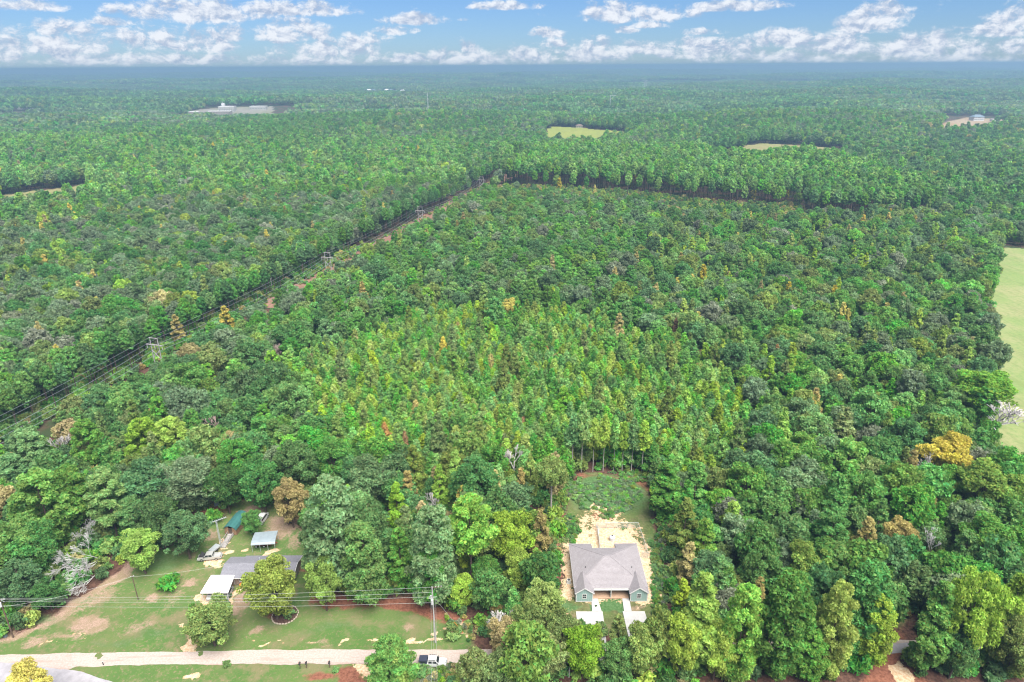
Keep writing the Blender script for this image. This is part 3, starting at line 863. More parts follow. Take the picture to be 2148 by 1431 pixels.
# air conditioners, tank
def condenser(loc, label):
    t = thing('air_conditioner', label, 'air conditioner', loc)
    a = MB(); a.box(-.42, .42, -.42, .42, .08, .85); obj('cabinet', a, M['white_paint'], t)
    b = MB(); b.tube((0, 0, .85), (0, 0, .9), .34, n=14); obj('fan_grille', b, M['dark_grey'], t)
    c = MB(); c.box(-.55, .55, -.55, .55, -.05, .08); obj('base_pad', c, M['concrete'], t)
gx_, gy_ = ground_at(1193, 1222); condenser((gx_, gy_, 0), 'small white air conditioner against the left wall of the duplex')
tx_, ty_ = ground_at(1284, 1133)
tk = thing('storage_tank', 'squat round white tank behind the duplex inside the wire pen', 'tank', (tx_, ty_, 0))
a = MB()
for i, (r0_, r1_, z0_, z1_) in enumerate(((.75, .8, 0, 1.0), (.8, .55, 1.0, 1.3), (.55, .2, 1.3, 1.42))):
    a.tube((0, 0, z0_), (0, 0, z1_), r0_, r1_, 16)
obj('tank_body', a, M['white_paint'], tk)
a = MB(); a.tube((0, 0, 1.42), (0, 0, 1.52), .22, .22, 10); obj('tank_lid', a, M['dark_grey'], tk)

# chain-link pen
def chain_fence(pts, label, h=1.75):
    t = thing('chain_link_fence', label, 'fence', (*pts[0], 0))
    o = Vector((*pts[0], 0))
    for a, b in zip(pts[:-1], pts[1:]):
        A = Vector((*a, 0)) - o; Bv = Vector((*b, 0)) - o; L_ = (Bv - A).length; d = (Bv - A) / L_
        n = max(1, round(L_ / 2.6))
        for k in range(n + 1 if b == pts[-1] else n):
            q = A + d * (L_ * k / n)
            m_ = MB(); m_.tube(q, q + Vector((0, 0, h + .08)), .045, n=6); obj('post', m_, M['galvanised'], t)
        r = MB(); r.tube(A + Vector((0, 0, h)), Bv + Vector((0, 0, h)), .035, n=5); obj('top_rail', r, M['mast_metal'], t)
        w = MB(); s = .26
        nrm = Vector((-d.y, d.x, 0)) * .006
        k = -int(h / s) - 1
        while k * s < L_:
            for sg in (1, -1):
                a0 = k * s if sg > 0 else k * s + h
                z0, z1 = 0.0, h
                e0, e1 = a0, a0 + sg * h
                # clip to the panel
                def cl(e0, e1, z0, z1):
                    for lo in (0.0, L_):
                        pass
                    return e0, e1, z0, z1
                if sg > 0:
                    if e0 < 0: z0 += -e0; e0 = 0
                    if e1 > L_: z1 -= e1 - L_; e1 = L_
                else:
                    if e0 > L_: z0 += e0 - L_; e0 = L_
                    if e1 < 0: z1 -= -e1; e1 = 0
                if z1 - z0 > .05:
                    p = A + d * e0 + Vector((0, 0, z0)); q = A + d * e1 + Vector((0, 0, z1))
                    up = Vector((0, 0, .02))
                    w.add([p - up + nrm * sg, p + up + nrm * sg, q + up + nrm * sg, q - up + nrm * sg], [(0, 1, 2, 3)])
            k += 1
        wm = obj('wire_mesh', w, M['galvanised'], t); wm['kind'] = 'stuff'
    return t
c1, c2, c3 = ground_at(1250, 1108), ground_at(1338, 1107), ground_at(1359, 1170)
chain_fence([ground_at(1259, 1153), c1, c2, c3, (c3[0] - 1.6, c3[1] + .1)], 'silver chain-link fence round a small grassy pen behind the duplex')
wp = thing('divider_fence', 'low white fence running back from the duplex to the pen corner', 'fence', (*ground_at(1258, 1155), 0))
A = Vector((*ground_at(1258, 1155), 0)) - wp.location; Bv = Vector((*ground_at(1254, 1112), 0)) - wp.location
n = 9
for k in range(n + 1):
    q = A + (Bv - A) * k / n
    m_ = MB(); m_.bar(q, q + Vector((0, 0, 1.25)), .12, .12); obj('post', m_, M['white_trim'], wp)
for zz_ in (.25, .65, 1.05):
    m_ = MB(); m_.bar(A + Vector((0, 0, zz_)), Bv + Vector((0, 0, zz_)), .05, .18); obj('rail', m_, M['white_trim'], wp)

dup.location.y += 1.1; dup.location.x += .1
yf += 1.1; yb += 1.1
# ------------------------------------------------------------------ ranch house
rA = ground_at(462, 1206, 2.6); rB = ground_at(613, 1211, 2.6); rBk = ground_at(630, 1165, 2.6)
hx0, hx1 = rA[0], rB[0] + .3; hy0, hy1 = rB[1] - .2, rBk[1]
ranch = thing('ranch_house', 'low brick ranch house with long slate-grey shingle roof', 'house', ((hx0 + hx1) / 2, (hy0 + hy1) / 2, 0))
hm_ = (hy0 + hy1) / 2; hp = .28; hrz = 2.6 + hp * (hy1 - hy0) / 2
xs_ = hx0 + (hx1 - hx0) * .21
a = MB()
a.slab([(xs_, hy0, 2.6), (hx1, hy0, 2.6), (hx1, hm_, hrz), (xs_, hm_, hrz)], .14)
a.slab([(xs_, hm_, hrz), (hx1, hm_, hrz), (hx1, hy1, 2.6), (xs_, hy1, 2.6)], .14)
rr = obj('roof', a, M['shingle_old'], ranch, world=True)
a = MB()
a.slab([(hx0, hy0 + .5, 2.45), (xs_ - .01, hy0 + .5, 2.45), (xs_ - .01, hm_, hrz - .2), (hx0, hm_, hrz - .2)], .14)
a.slab([(hx0, hm_, hrz - .2), (xs_ - .01, hm_, hrz - .2), (xs_ - .01, hy1 - .2, 2.45), (hx0, hy1 - .2, 2.45)], .14)
obj('wing_roof', a, M['shingle_old'], ranch, world=True)
a = MB()
a.box(hx0 + .4, hx1 - .5, hy0 + .7, hy0 + .9, 0, 2.55); a.box(hx0 + .4, hx1 - .5, hy1 - .9, hy1 - .7, 0, 2.5)
a.box(hx0 + .4, hx0 + .6, hy0 + .9, hy1 - .9, 0, 2.6)
obj('wall', a, M['brick_wall'], ranch, world=True)
g = MB()
vs = [(hx1 - .7, hy0 + .7, 0), (hx1 - .7, hy1 - .7, 0), (hx1 - .7, hy1 - .7, 2.6), (hx1 - .7, hm_, hrz - .25), (hx1 - .7, hy0 + .7, 2.6)]
g.add(vs + [(p[0] + .2, p[1], p[2]) for p in vs], [(4, 3, 2, 1, 0), (5, 6, 7, 8, 9)] + [(i, (i + 1) % 5, 5 + (i + 1) % 5, 5 + i) for i in range(5)])
obj('gable_wall', g, M['cream_wall'], ranch, world=True)
a = MB()
a.slab([(hx1 - .495, hm_ - 2.6, 2.75), (hx1 - .495, hm_ + 2.6, 2.75), (hx1 - .495, hm_, hrz - .45)], .03)
obj('gable_louvre', a, M['dark_grey'], ranch, world=True)
a = MB()
for q0, q1 in (((hx1 + .01, hy0, 2.5), (hx1 + .01, hm_, hrz - .1)), ((hx1 + .01, hm_, hrz - .1), (hx1 + .01, hy1, 2.5)), ((xs_, hy0 - .02, 2.5), (hx1, hy0 - .02, 2.5))):
    a.bar(q0, q1, .06, .22)
obj('fascia', a, M['white_trim'], ranch, world=True)
for fx in (.30, .48, .66, .84):
    cx = hx0 + (hx1 - hx0) * fx
    if abs(fx - .48) < .01:
        d = MB(); d.box(cx - .5, cx + .5, hy0 + .64, hy0 + .695, 0, 2.1); dd = obj('door', d, M['white_trim'], ranch, world=True)
    else:
        window_unit('window', ranch, cx, hy0 + .7, .9, 1.7, 1.25, rows=1, cols=2)
a = MB(); a.tube((hx0 + (hx1 - hx0) * .45, hm_ + 1.6, hrz - .6), (hx0 + (hx1 - hx0) * .45, hm_ + 1.6, hrz + .25), .1, n=8)
obj('vent_pipe', a, M['galvanised'], ranch, world=True)
# white flat carport
q = [ground_at(443, 1207, 2.7), ground_at(492, 1207, 2.7), ground_at(478, 1243, 2.6), ground_at(420, 1244, 2.6)]
cpt = thing('carport', 'flat white metal carport sheltering two cars beside the ranch house', 'carport', (sum(p[0] for p in q) / 4, sum(p[1] for p in q) / 4, 0))
a = MB(); a.slab([(q[0][0], q[0][1], 2.78), (q[1][0], q[1][1], 2.78), (q[2][0], q[2][1], 2.62), (q[3][0], q[3][1], 2.62)], .14)
cr = obj('roof', a, M['white_metal_roof'], cpt, world=True)
a = MB(); n = 22
for k in range(1, n):
    f_ = k / n
    p = (q[0][0] + (q[1][0] - q[0][0]) * f_, q[0][1] + (q[1][1] - q[0][1]) * f_, 2.795); r_ = (q[3][0] + (q[2][0] - q[3][0]) * f_, q[3][1] + (q[2][1] - q[3][1]) * f_, 2.635)
    a.bar(p, r_, .05, .05)
s_ = obj('roof_rib', a, M['white_metal_roof'], cpt, world=True); s_['kind'] = 'stuff'
a = MB(); a.bar((q[3][0], q[3][1] - .04, 2.50), (q[2][0], q[2][1] - .04, 2.50), .06, .24); a.bar((q[2][0] + .04, q[2][1], 2.52), (q[1][0] + .04, q[1][1], 2.68), .06, .24)
obj('fascia', a, M['white_trim'], cpt, world=True)
for (i, j, f_) in ((3, 2, .04), (3, 2, .5), (3, 2, .96), (0, 1, .04), (0, 1, .5), (0, 1, .96)):
    p = (q[i][0] + (q[j][0] - q[i][0]) * f_, q[i][1] + (q[j][1] - q[i][1]) * f_ + (.2 if i == 3 else -.2))
    a = MB(); a.bar((p[0], p[1], 0), (p[0], p[1], 2.5), .1, .1); obj('post', a, M['white_trim'], cpt, world=True)
CARPORT_Q = q
# galvanised awning over a trailer
q = [ground_at(535, 1118, 2.6), ground_at(583, 1114, 2.6), ground_at(577, 1141, 2.2), ground_at(526, 1144, 2.2)]
aw = thing('metal_awning', 'pale galvanised lean-to awning with a curved front on thin posts', 'awning', (sum(p[0] for p in q) / 4, sum(p[1] for p in q) / 4, 0))
prof = [(0, 2.75), (.25, 2.85), (.5, 2.88), (.75, 2.80), (.9, 2.62), (1.0, 2.32)]
a = MB()
for (f0, z0_), (f1, z1_) in zip(prof[:-1], prof[1:]):
    L0 = [q[0][k] + (q[3][k] - q[0][k]) * f0 for k in (0, 1)]; R0_ = [q[1][k] + (q[2][k] - q[1][k]) * f0 for k in (0, 1)]
    L1 = [q[0][k] + (q[3][k] - q[0][k]) * f1 for k in (0, 1)]; R1_ = [q[1][k] + (q[2][k] - q[1][k]) * f1 for k in (0, 1)]
    a.slab([(*L0, z0_), (*R0_, z0_), (*R1_, z1_), (*L1, z1_)], .05)
obj('roof', a, M['awning_metal'], aw, world=True)
a = MB(); a.bar((q[3][0], q[3][1], 2.2), (q[2][0], q[2][1], 2.2), .06, .14); obj('gutter', a, M['galvanised'], aw, world=True)
for (i, j, f_, zt) in ((3, 2, .03, 2.25), (3, 2, .36, 2.25), (3, 2, .68, 2.25), (3, 2, .97, 2.25), (0, 1, .03, 2.7), (0, 1, .5, 2.7), (0, 1, .97, 2.7)):
    p = (q[i][0] + (q[j][0] - q[i][0]) * f_, q[i][1] + (q[j][1] - q[i][1]) * f_)
    a = MB(); a.tube((p[0], p[1], 0), (p[0], p[1], zt), .05); obj('post', a, M['galvanised'], aw, world=True)
AWN = q
# teal barrel-roofed shed
b0 = ground_at(471, 1108, 1.8); b1 = ground_at(494, 1112, 1.8); t0 = ground_at(493, 1079, 1.8)
sc_ = Vector(((b0[0] + b1[0]) / 2, (b0[1] + b1[1]) / 2, 0)); dr = Vector((t0[0] + 2.0 - sc_.x, t0[1] - sc_.y, 0)); SL = dr.length; ang = math.atan2(dr.y, dr.x)
shed = thing('barrel_shed', 'wooden shed under a rounded teal metal roof', 'shed', sc_, ang)
hw = 1.75
a = MB(); a.box(0, SL, -hw + .1, -hw + .22, 0, 1.9); a.box(0, SL, hw - .22, hw - .1, 0, 1.9); a.box(SL - .14, SL, -hw + .23, hw - .23, 0, 2.6)
obj('wall', a, M['plank_wood'], shed)
prof = [(-hw - .1, 1.75), (-hw * .86, 2.35), (-hw * .5, 2.8), (0, 2.98), (hw * .5, 2.8), (hw * .86, 2.35), (hw + .1, 1.75)]
a = MB()
for (ya, za), (yb_, zb_) in zip(prof[:-1], prof[1:]):
    a.slab([(-.35, ya, za), (SL + .2, ya, za), (SL + .2, yb_, zb_), (-.35, yb_, zb_)], .05)
rf = obj('roof', a, M['teal_metal'], shed)
a = MB()
for ya, za in prof[1:-1]:
    a.bar((-.36, ya, za + .03), (SL + .21, ya, za + .03), .06, .06)
obj('roof_rib', a, M['teal_metal'], rf)
a = MB(); a.prism([(0, 0), (1, 0), (1, 1), (0, 1)], 0, .01)
nb = 9
for k in range(nb):                                                  # front boards, one by one
    ya = -hw + .15 + (2 * hw - .3) * k / nb; yb_ = ya + (2 * hw - .3) / nb - .02
    if -.55 < (ya + yb_) / 2 < .55:
        continue
    ztop = 2.9 - .75 * (abs(ya + yb_) / 2 / hw) ** 2 - .12
    m_ = MB(); m_.box(-.04, .0, ya, yb_, 0, ztop); obj('plank', m_, M['plank_wood'], shed)
m_ = MB(); m_.box(-.02, .03, -.52, .52, .05, 2.1); obj('door', m_, M['bark'], shed)
m_ = MB(); m_.box(-.9, -.05, -.7, .7, .0, .3); obj('step', m_, M['grey_timber'], shed)
# grey plank walk with side rails from shed to house
w0 = Vector((*ground_at(487, 1118), 0)); w1 = Vector((*ground_at(466, 1150), 0)); wd = w1 - w0
ramp = thing('plank_walk', 'grey plank walkway with side rails leading from the teal-roofed shed', 'walkway', w0, math.atan2(wd.y, wd.x))
WL = wd.length; n = int(WL / .3)
for k in range(n):
    m_ = MB(); m_.box(k * .3, k * .3 + .27, -.75, .75, .14, .20); obj('plank', m_, M['grey_timber'], ramp)
for s in (-1, 1):
    m_ = MB(); m_.box(0, WL, s * .72 - .05, s * .72 + .05, .02, .138); obj('joist', m_, M['grey_timber'], ramp)
    m_ = MB(); m_.bar((0, s * .82, .95), (WL * .8, s * .82, .95), .1, .12); obj('rail', m_, M['grey_timber'], ramp)
    for k in range(6):
        m_ = MB(); m_.bar((WL * .8 * k / 5, s * .82, 0), (WL * .8 * k / 5, s * .82, .9), .1, .1); obj('rail_post', m_, M['grey_timber'], ramp)
# tall television aerial by the pickup
ax, ay = ground_at(464.5, 1149)
ant = thing('television_aerial', 'tall pale mast with a long horizontal aerial on top', 'aerial', (ax, ay, 0))
hh = 8.6
m_ = MB()
for k in range(3):
    t_ = k * 2.094
    m_.tube((.22 * math.cos(t_), .22 * math.sin(t_), 0), (.16 * math.cos(t_), .16 * math.sin(t_), hh), .045, n=5)
z_ = .3; kk = 0
while z_ < hh - .4:
    for k in range(3):
        t_ = k * 2.094; t2 = (k + 1) * 2.094
        m_.tube((.2 * math.cos(t_), .2 * math.sin(t_), z_), (.2 * math.cos(t2), .2 * math.sin(t2), z_ + .4), .02, n=3, cap=False)
    z_ += .4
obj('mast', m_, M['mast_metal'], ant)
bd = Vector((.80, .60, 0)).normalized()
m_ = MB(); m_.bar(Vector((0, 0, hh)) - bd * 2.3, Vector((0, 0, hh)) + bd * 2.6, .10, .10); obj('boom', m_, M['mast_metal'], ant)
pe = Vector((-bd.y, bd.x, 0))
for k in range(11):
    c_ = Vector((0, 0, hh + .07)) - bd * 2.2 + bd * (4.7 * k / 10); L_ = .95 - .055 * k
    m_ = MB(); m_.tube(c_ - pe * L_, c_ + pe * L_, .03, n=4); obj('element', m_, M['mast_metal'], ant)

# ------------------------------------------------------------------ vehicles (front towards +x)
def wheels(t, xf, xr, y, r, w=.24, rim='rim_silver'):
    for x in (xf, xr):
        for s in (-1, 1):
            m_ = MB(); m_.tube((x, s * y - w / 2, r), (x, s * y + w / 2, r), r, n=14)
            wh = obj('wheel', m_, M['black_rubber'], t)
            m_ = MB(); m_.tube((x, s * (y + w / 2), r), (x, s * (y + w / 2 + .015), r), r * .62, n=12)
            obj('rim', m_, M[rim], wh)
def quad(t, name, pts, m, th_=.02):
    m_ = MB(); m_.slab(pts, th_) if False else None
    q_ = [Vector(p) for p in pts]; n_ = (q_[1] - q_[0]).cross(q_[2] - q_[1]).normalized() * th_
    m_.add([p for p in q_] + [p + n_ for p in q_], [(3, 2, 1, 0), (4, 5, 6, 7)] + [(i, (i + 1) % 4, 4 + (i + 1) % 4, 4 + i) for i in range(4)])
    return obj(name, m_, M[m], t)
def lamps(t, xf, xb_, wy_, zf, zbk, wf=.36):
    for s in (-1, 1):
        m_ = MB(); m_.box(xf - .05, xf + .02, s * wy_ - wf / 2, s * wy_ + wf / 2, zf, zf + .17); obj('headlight', m_, M['head_glass'], t)
        m_ = MB(); m_.box(xb_ - .02, xb_ + .05, s * (wy_ + .05) - .09, s * (wy_ + .05) + .09, zbk, zbk + .3); obj('tail_light', m_, M['tail_red'], t)
def pickup(loc, rz_, label, paint, shell=False, bumper='galvanised', hood_up=False):
    t = thing('pickup_truck', label, 'pickup truck', loc, rz_)
    b = MB()
    b.loft([(1.25, .42, 1.12, .94, .90), (2.2, .42, 1.10, .95, .88), (2.68, .45, 1.02, .93, .84), (2.85, .52, .88, .84, .78)])
    b.loft([(-1.0, .42, 1.10, .95, .94), (1.25, .42, 1.12, .95, .92)])
    b.loft([(-2.85, .50, .78, .92, .92), (-1.0, .42, .78, .95, .95)])
    b.box(-2.83, -1.0, .82, .94, .78, 1.12); b.box(-2.83, -1.0, -.94, -.82, .78, 1.12); b.box(-2.85, -2.77, -.82, .82, .78, 1.10)
    obj('body', b, M[paint], t)
    c = MB(); c.loft([(-1.02, 1.10, 1.14, .93, .90), (-.90, 1.10, 1.80, .93, .74), (-.2, 1.10, 1.86, .93, .73), (.62, 1.10, 1.84, .92, .72), (.80, 1.10, 1.76, .92, .72), (1.42, 1.10, 1.13, .90, .86)])
    obj('cab', c, M[paint], t)
    quad(t, 'windshield', [(1.34, -.80, 1.20), (1.34, .80, 1.20), (.86, .67, 1.70), (.86, -.67, 1.70)], 'black_glass')
    quad(t, 'rear_window', [(-1.0, .72, 1.25), (-1.0, -.72, 1.25), (-.93, -.62, 1.70), (-.93, .62, 1.70)], 'black_glass')
    for s in (-1, 1):
        for xa_, xb_, xc_, xd_ in ((-.78, .05, .02, -.76), (.15, 1.12, .72, .12)):
            pts = [(xa_, s * .925, 1.22), (xb_, s * .915, 1.22), (xc_, s * .785, 1.70), (xd_, s * .785, 1.70)]
            quad(t, 'side_window', pts if s < 0 else pts[::-1], 'black_glass')
        m_ = MB(); m_.box(1.05, 1.25, s * .95 - .0 if s > 0 else -1.13, 1.13 if s > 0 else -.95, 1.2, 1.36); obj('mirror', m_, M['dark_grey'], t)
    wheels(t, 1.85, -1.75, .84, .39)
    for x in (2.9, -2.9):
        m_ = MB(); m_.box(x - .08, x + .08, -.90, .90, .48, .68); obj('bumper', m_, M[bumper], t)
    lamps(t, 2.83, -2.85, .66, .78, .8)
    m_ = MB(); m_.box(2.80, 2.88, -.45, .45, .72, .95); obj('grille', m_, M['dark_grey'], t)
    if shell:
        m_ = MB(); m_.loft([(-2.84, 1.125, 1.78, .93, .76), (-1.06, 1.125, 1.86, .93, .76)]); sh = obj('camper_shell', m_, M['dark_paint'], t)
        for s in (-1, 1):
            pts = [(-2.6, s * .925, 1.24), (-1.3, s * .925, 1.24), (-1.35, s * .83, 1.68), (-2.55, s * .83, 1.66)]
            quad(sh, 'shell_window', pts if s < 0 else pts[::-1], 'black_glass')
        for k in range(4):
            m_ = MB(); m_.bar((-.65 + k * .42, -.78, 1.98), (-.65 + k * .42, .78, 1.98), .07, .05); obj('roof_rack_bar', m_, M['white_trim'], t)
        for s in (-1, 1):
            m_ = MB(); m_.bar((-.75, s * .74, 1.94), (.75, s * .74, 1.94), .05, .14); obj('roof_rack_rail', m_, M['dark_grey'], t)
    if hood_up:
        quad(t, 'hood', [(1.3, -.86, 1.16), (1.3, .86, 1.16), (1.95, .80, 2.0), (1.95, -.80, 2.0)], 'dark_grey', .05)
        m_ = MB(); m_.box(1.45, 2.55, -.6, .6, 1.12, 1.25); obj('engine', m_, M['dark_grey'], t)
    return t
def sedan(loc, rz_, label, paint, h=1.48, name='parked_car'):
    t = thing(name, label, 'car', loc, rz_)
    b = MB(); b.loft([(-2.25, .40, .78, .76, .70), (-2.05, .28, .98, .88, .78), (-1.3, .24, 1.0, .90, .84), (.75, .24, .98, .90, .84), (1.8, .26, .86, .88, .76), (2.2, .34, .68, .78, .68)])
    obj('body', b, M[paint], t)
    c = MB(); c.loft([(-1.75, .96, 1.0, .80, .76), (-1.0, .96, h - .04, .82, .60), (-.2, .96, h, .83, .60), (.25, .96, h - .05, .82, .60), (1.05, .94, .98, .80, .74)])
    obj('cabin', c, M[paint], t)
    quad(t, 'windshield', [(.98, -.70, 1.04), (.98, .70, 1.04), (.32, .56, h - .08), (.32, -.56, h - .08)], 'black_glass')
    quad(t, 'rear_window', [(-1.68, .68, 1.06), (-1.68, -.68, 1.06), (-1.08, -.55, h - .1), (-1.08, .55, h - .1)], 'black_glass')
    for s in (-1, 1):
        pts = [(-1.35, s * .815, 1.04), (.75, s * .815, 1.04), (.18, s * .66, h - .12), (-.95, s * .66, h - .12)]
        quad(t, 'side_window', pts if s < 0 else pts[::-1], 'black_glass')
    wheels(t, 1.38, -1.38, .78, .33, .22)
    lamps(t, 2.18, -2.22, .58, .60, .66, .3)
    return t
v = ground_at(908, 1394); pickup((v[0], v[1], 0.0), R(-2), 'white pickup with dark camper shell and roof rack parked on the road edge', 'white_paint', shell=True)
v = ground_at(441, 1172); sp_ = pickup((v[0], v[1], 0), R(188), 'silver crew-cab pickup with its bonnet raised in the yard', 'silver_paint', hood_up=True)
v0 = CARPORT_Q
def car_at(f, label, paint):
    x = v0[3][0] + (v0[2][0] - v0[3][0]) * f; y = v0[3][1] + 2.15
    sedan((x, y, 0), R(-90), label, paint)
car_at(.27, 'dark silver car under the left half of the white carport', 'silver_paint')
car_at(.80, 'grey-white car under the right half of the white carport', 'grey_metal')
v = ground_at(551, 1092); t = thing('parked_van', 'white van half hidden behind the small round yard tree', 'van', (v[0], v[1], 0), R(84))
b = MB(); b.loft([(-2.4, .35, 1.75, .92, .80), (-2.3, .3, 1.98, .95, .80), (.9, .3, 1.98, .95, .80), (1.55, .3, 1.30, .95, .86), (2.3, .35, 1.0, .90, .80), (2.45, .45, .8, .82, .74)]); obj('body', b, M['white_paint'], t)
quad(t, 'windshield', [(1.52, -.82, 1.34), (1.52, .82, 1.34), (1.0, .74, 1.92), (1.0, -.74, 1.92)], 'black_glass')
quad(t, 'rear_window', [(-2.40, .74, 1.15), (-2.40, -.74, 1.15), (-2.37, -.68, 1.7), (-2.37, .68, 1.7)], 'black_glass')
for s in (-1, 1):
    pts = [(-2.1, s * .925, 1.2), (1.2, s * .925, 1.2), (.85, s * .845, 1.75), (-2.1, s * .845, 1.75)]
    quad(t, 'side_window', pts if s < 0 else pts[::-1], 'black_glass')
wheels(t, 1.55, -1.5, .84, .36); lamps(t, 2.42, -2.4, .62, .78, .9)
# flatbed trailer with a red load under the awning
v = ground_at(552, 1147); t = thing('red_trailer', 'red flatbed trailer with pale wheel rims under the galvanised awning', 'trailer', (v[0] , v[1] + .8, 0), R(3))
m_ = MB(); m_.box(-2.1, 2.3, -.95, .95, .55, .72); obj('deck', m_, M['red_paint'], t)
m_ = MB(); m_.box(-2.1, 2.3, -1.0, -.95, .55, .95); m_.box(-2.1, 2.3, .95, 1.0, .55, .95); obj('side_board', m_, M['red_paint'], t)
m_ = MB(); m_.bar((2.3, -.5, .6), (3.5, 0, .5), .08, .1); m_.bar((2.3, .5, .6), (3.5, 0, .5), .08, .1); obj('drawbar', m_, M['red_paint'], t)
wheels(t, .3, -1.75, 1.12, .36, .2, 'white_trim')
m_ = MB(); m_.box(-1.5, .9, -.7, .7, .725, 1.25); m_.box(-.9, .4, -.5, .5, 1.25, 1.6); obj('load', m_, M['dark_grey'], t)
# utility trailer stacked with grey sheets behind the pickup
v = ground_at(449, 1157); t = thing('utility_trailer', 'small grey utility trailer standing behind the silver pickup', 'trailer', (v[0], v[1] + .4, 0), R(70))
m_ = MB(); m_.box(-1.3, 1.6, -.8, .8, .5, .6); obj('deck', m_, M['grey_timber'], t)
for k in range(4):
    m_ = MB(); m_.box(-1.25, 1.5, -.78 + k * .39, -.78 + k * .39 + .36, .62, .9 + .04 * (k % 2)); obj('panel', m_, M['galvanised'], t)
for s in (-1, 1):
    m_ = MB(); m_.tube((0, s * .95 - .1, .32), (0, s * .95 + .1, .32), .32, n=12); obj('wheel', m_, M['black_rubber'], t)
m_ = MB(); m_.bar((1.6, 0, .5), (2.7, 0, .45), .1, .1); obj('drawbar', m_, M['dark_grey'], t)
v = ground_at(468, 1058); t = thing('camper_trailer', 'small blue-grey camper trailer parked under the trees at the yard top', 'trailer', (v[0], v[1], 0), R(20))
m_ = MB(); m_.loft([(-2.2, .5, 1.6, 1.0, .95), (-1.9, .45, 2.2, 1.05, .95), (1.6, .45, 2.25, 1.05, .95), (2.2, .5, 1.5, 1.0, .95)]); obj('body', m_, M['blue_grey'], t)
for s in (-1, 1):
    m_ = MB(); m_.box(-.9, .3, s * 1.03 - .02, s * 1.03 + .04, 1.3, 1.8); obj('window', m_, M['black_glass'], t)
    m_ = MB(); m_.tube((0, s * .95 - .12, .34), (0, s * .95 + .12, .34), .34, n=12); obj('wheel', m_, M['black_rubber'], t)
m_ = MB(); m_.bar((2.2, 0, .5), (3.3, 0, .45), .1, .1); obj('drawbar', m_, M['dark_grey'], t)
v = ground_at(607, 1100); t = thing('wheelbarrow', 'dark wheelbarrow left on the bare soil right of the awning', 'wheelbarrow', (v[0], v[1], 0), R(30))
m_ = MB(); m_.loft([(-.5, .45, .75, .25, .40), (.6, .35, .75, .2, .42)]); obj('tray', m_, M['dark_grey'], t)
m_ = MB(); m_.tube((.85, -.05, .2), (.85, .05, .2), .2, n=10); obj('wheel', m_, M['black_rubber'], t)
for s in (-1, 1):
    m_ = MB(); m_.bar((.85, s * .1, .22), (-1.2, s * .35, .65), .05, .05); obj('handle', m_, M['plank_wood'], t)
    m_ = MB(); m_.bar((-.3, s * .25, .45), (-.4, s * .3, 0), .05, .05); obj('leg', m_, M['dark_grey'], t)
# front-yard details
v = ground_at(508, 1228); t = thing('pumpkin_planter', 'orange planter on the bare soil in front of the ranch house', 'planter', (v[0], v[1], 0))
m_ = MB()
for z0_, z1_, r0_, r1_ in ((0, .15, .35, .6), (.15, .4, .6, .65), (.4, .6, .65, .4)):
    m_.tube((0, 0, z0_), (0, 0, z1_), r0_, r1_, 12)
obj('pot', m_, M['orange_paint'], t)
m_ = MB(); m_.tube((0, 0, .6), (.05, 0, .8), .06, .03, 6); obj('stem', m_, M['green_machine'], t)
def mailbox(px, py, label, h=1.25):
    x, y = ground_at(px, py); t = thing('mailbox', label, 'mailbox', (x, y, 0), R(90), group='mailboxes along the road')
    m_ = MB(); m_.bar((0, 0, 0), (0, 0, h), .13, .13); obj('post', m_, M['pole_wood'], t)
    m_ = MB(); m_.loft([(-.35, h, h + .2, .16, .17), (.3, h, h + .2, .16, .17)]); m_.loft([(-.35, h + .2, h + .36, .17, .08), (.3, h + .2, h + .36, .17, .08)]); bx_ = obj('box', m_, M['dark_grey'], t)
    m_ = MB(); m_.box(-.1, .1, .17, .19, h + .2, h + .5); obj('flag', m_, M['red_paint'], bx_)
    m_ = MB(); m_.bar((0, -.3, h - .06), (0, .3, h - .06), .1, .08); obj('bracket', m_, M['pole_wood'], t)
mailbox(630, 1402, 'left of the two dark mailboxes by the road edge')
mailbox(643.5, 1401, 'right of the two dark mailboxes by the road edge')
mailbox(692, 1400, 'lone dark mailbox right of the mailbox pair')
x, y = ground_at(217, 1395); t = thing('marker_post', 'short dark marker post on the road edge near the paved road', 'post', (x, y, 0))
m_ = MB(); m_.tube((0, 0, 0), (0, 0, .9), .09, n=8); obj('post', m_, M['dark_grey'], t); m_ = MB(); m_.tube((0, 0, .9), (0, 0, 1.0), .11, .06, n=8); obj('cap', m_, M['white_trim'], t)
x, y = ground_at(12, 1336); t = thing('utility_pedestal', 'small blue-white utility box near the foot of the left pole', 'utility box', (x, y, 0))
m_ = MB(); m_.box(-.3, .3, -.25, .25, 0, 1.0); obj('cabinet', m_, M['blue_grey'], t); m_ = MB(); m_.box(-.34, .34, -.29, .29, 1.0, 1.1); obj('lid', m_, M['white_trim'], t)

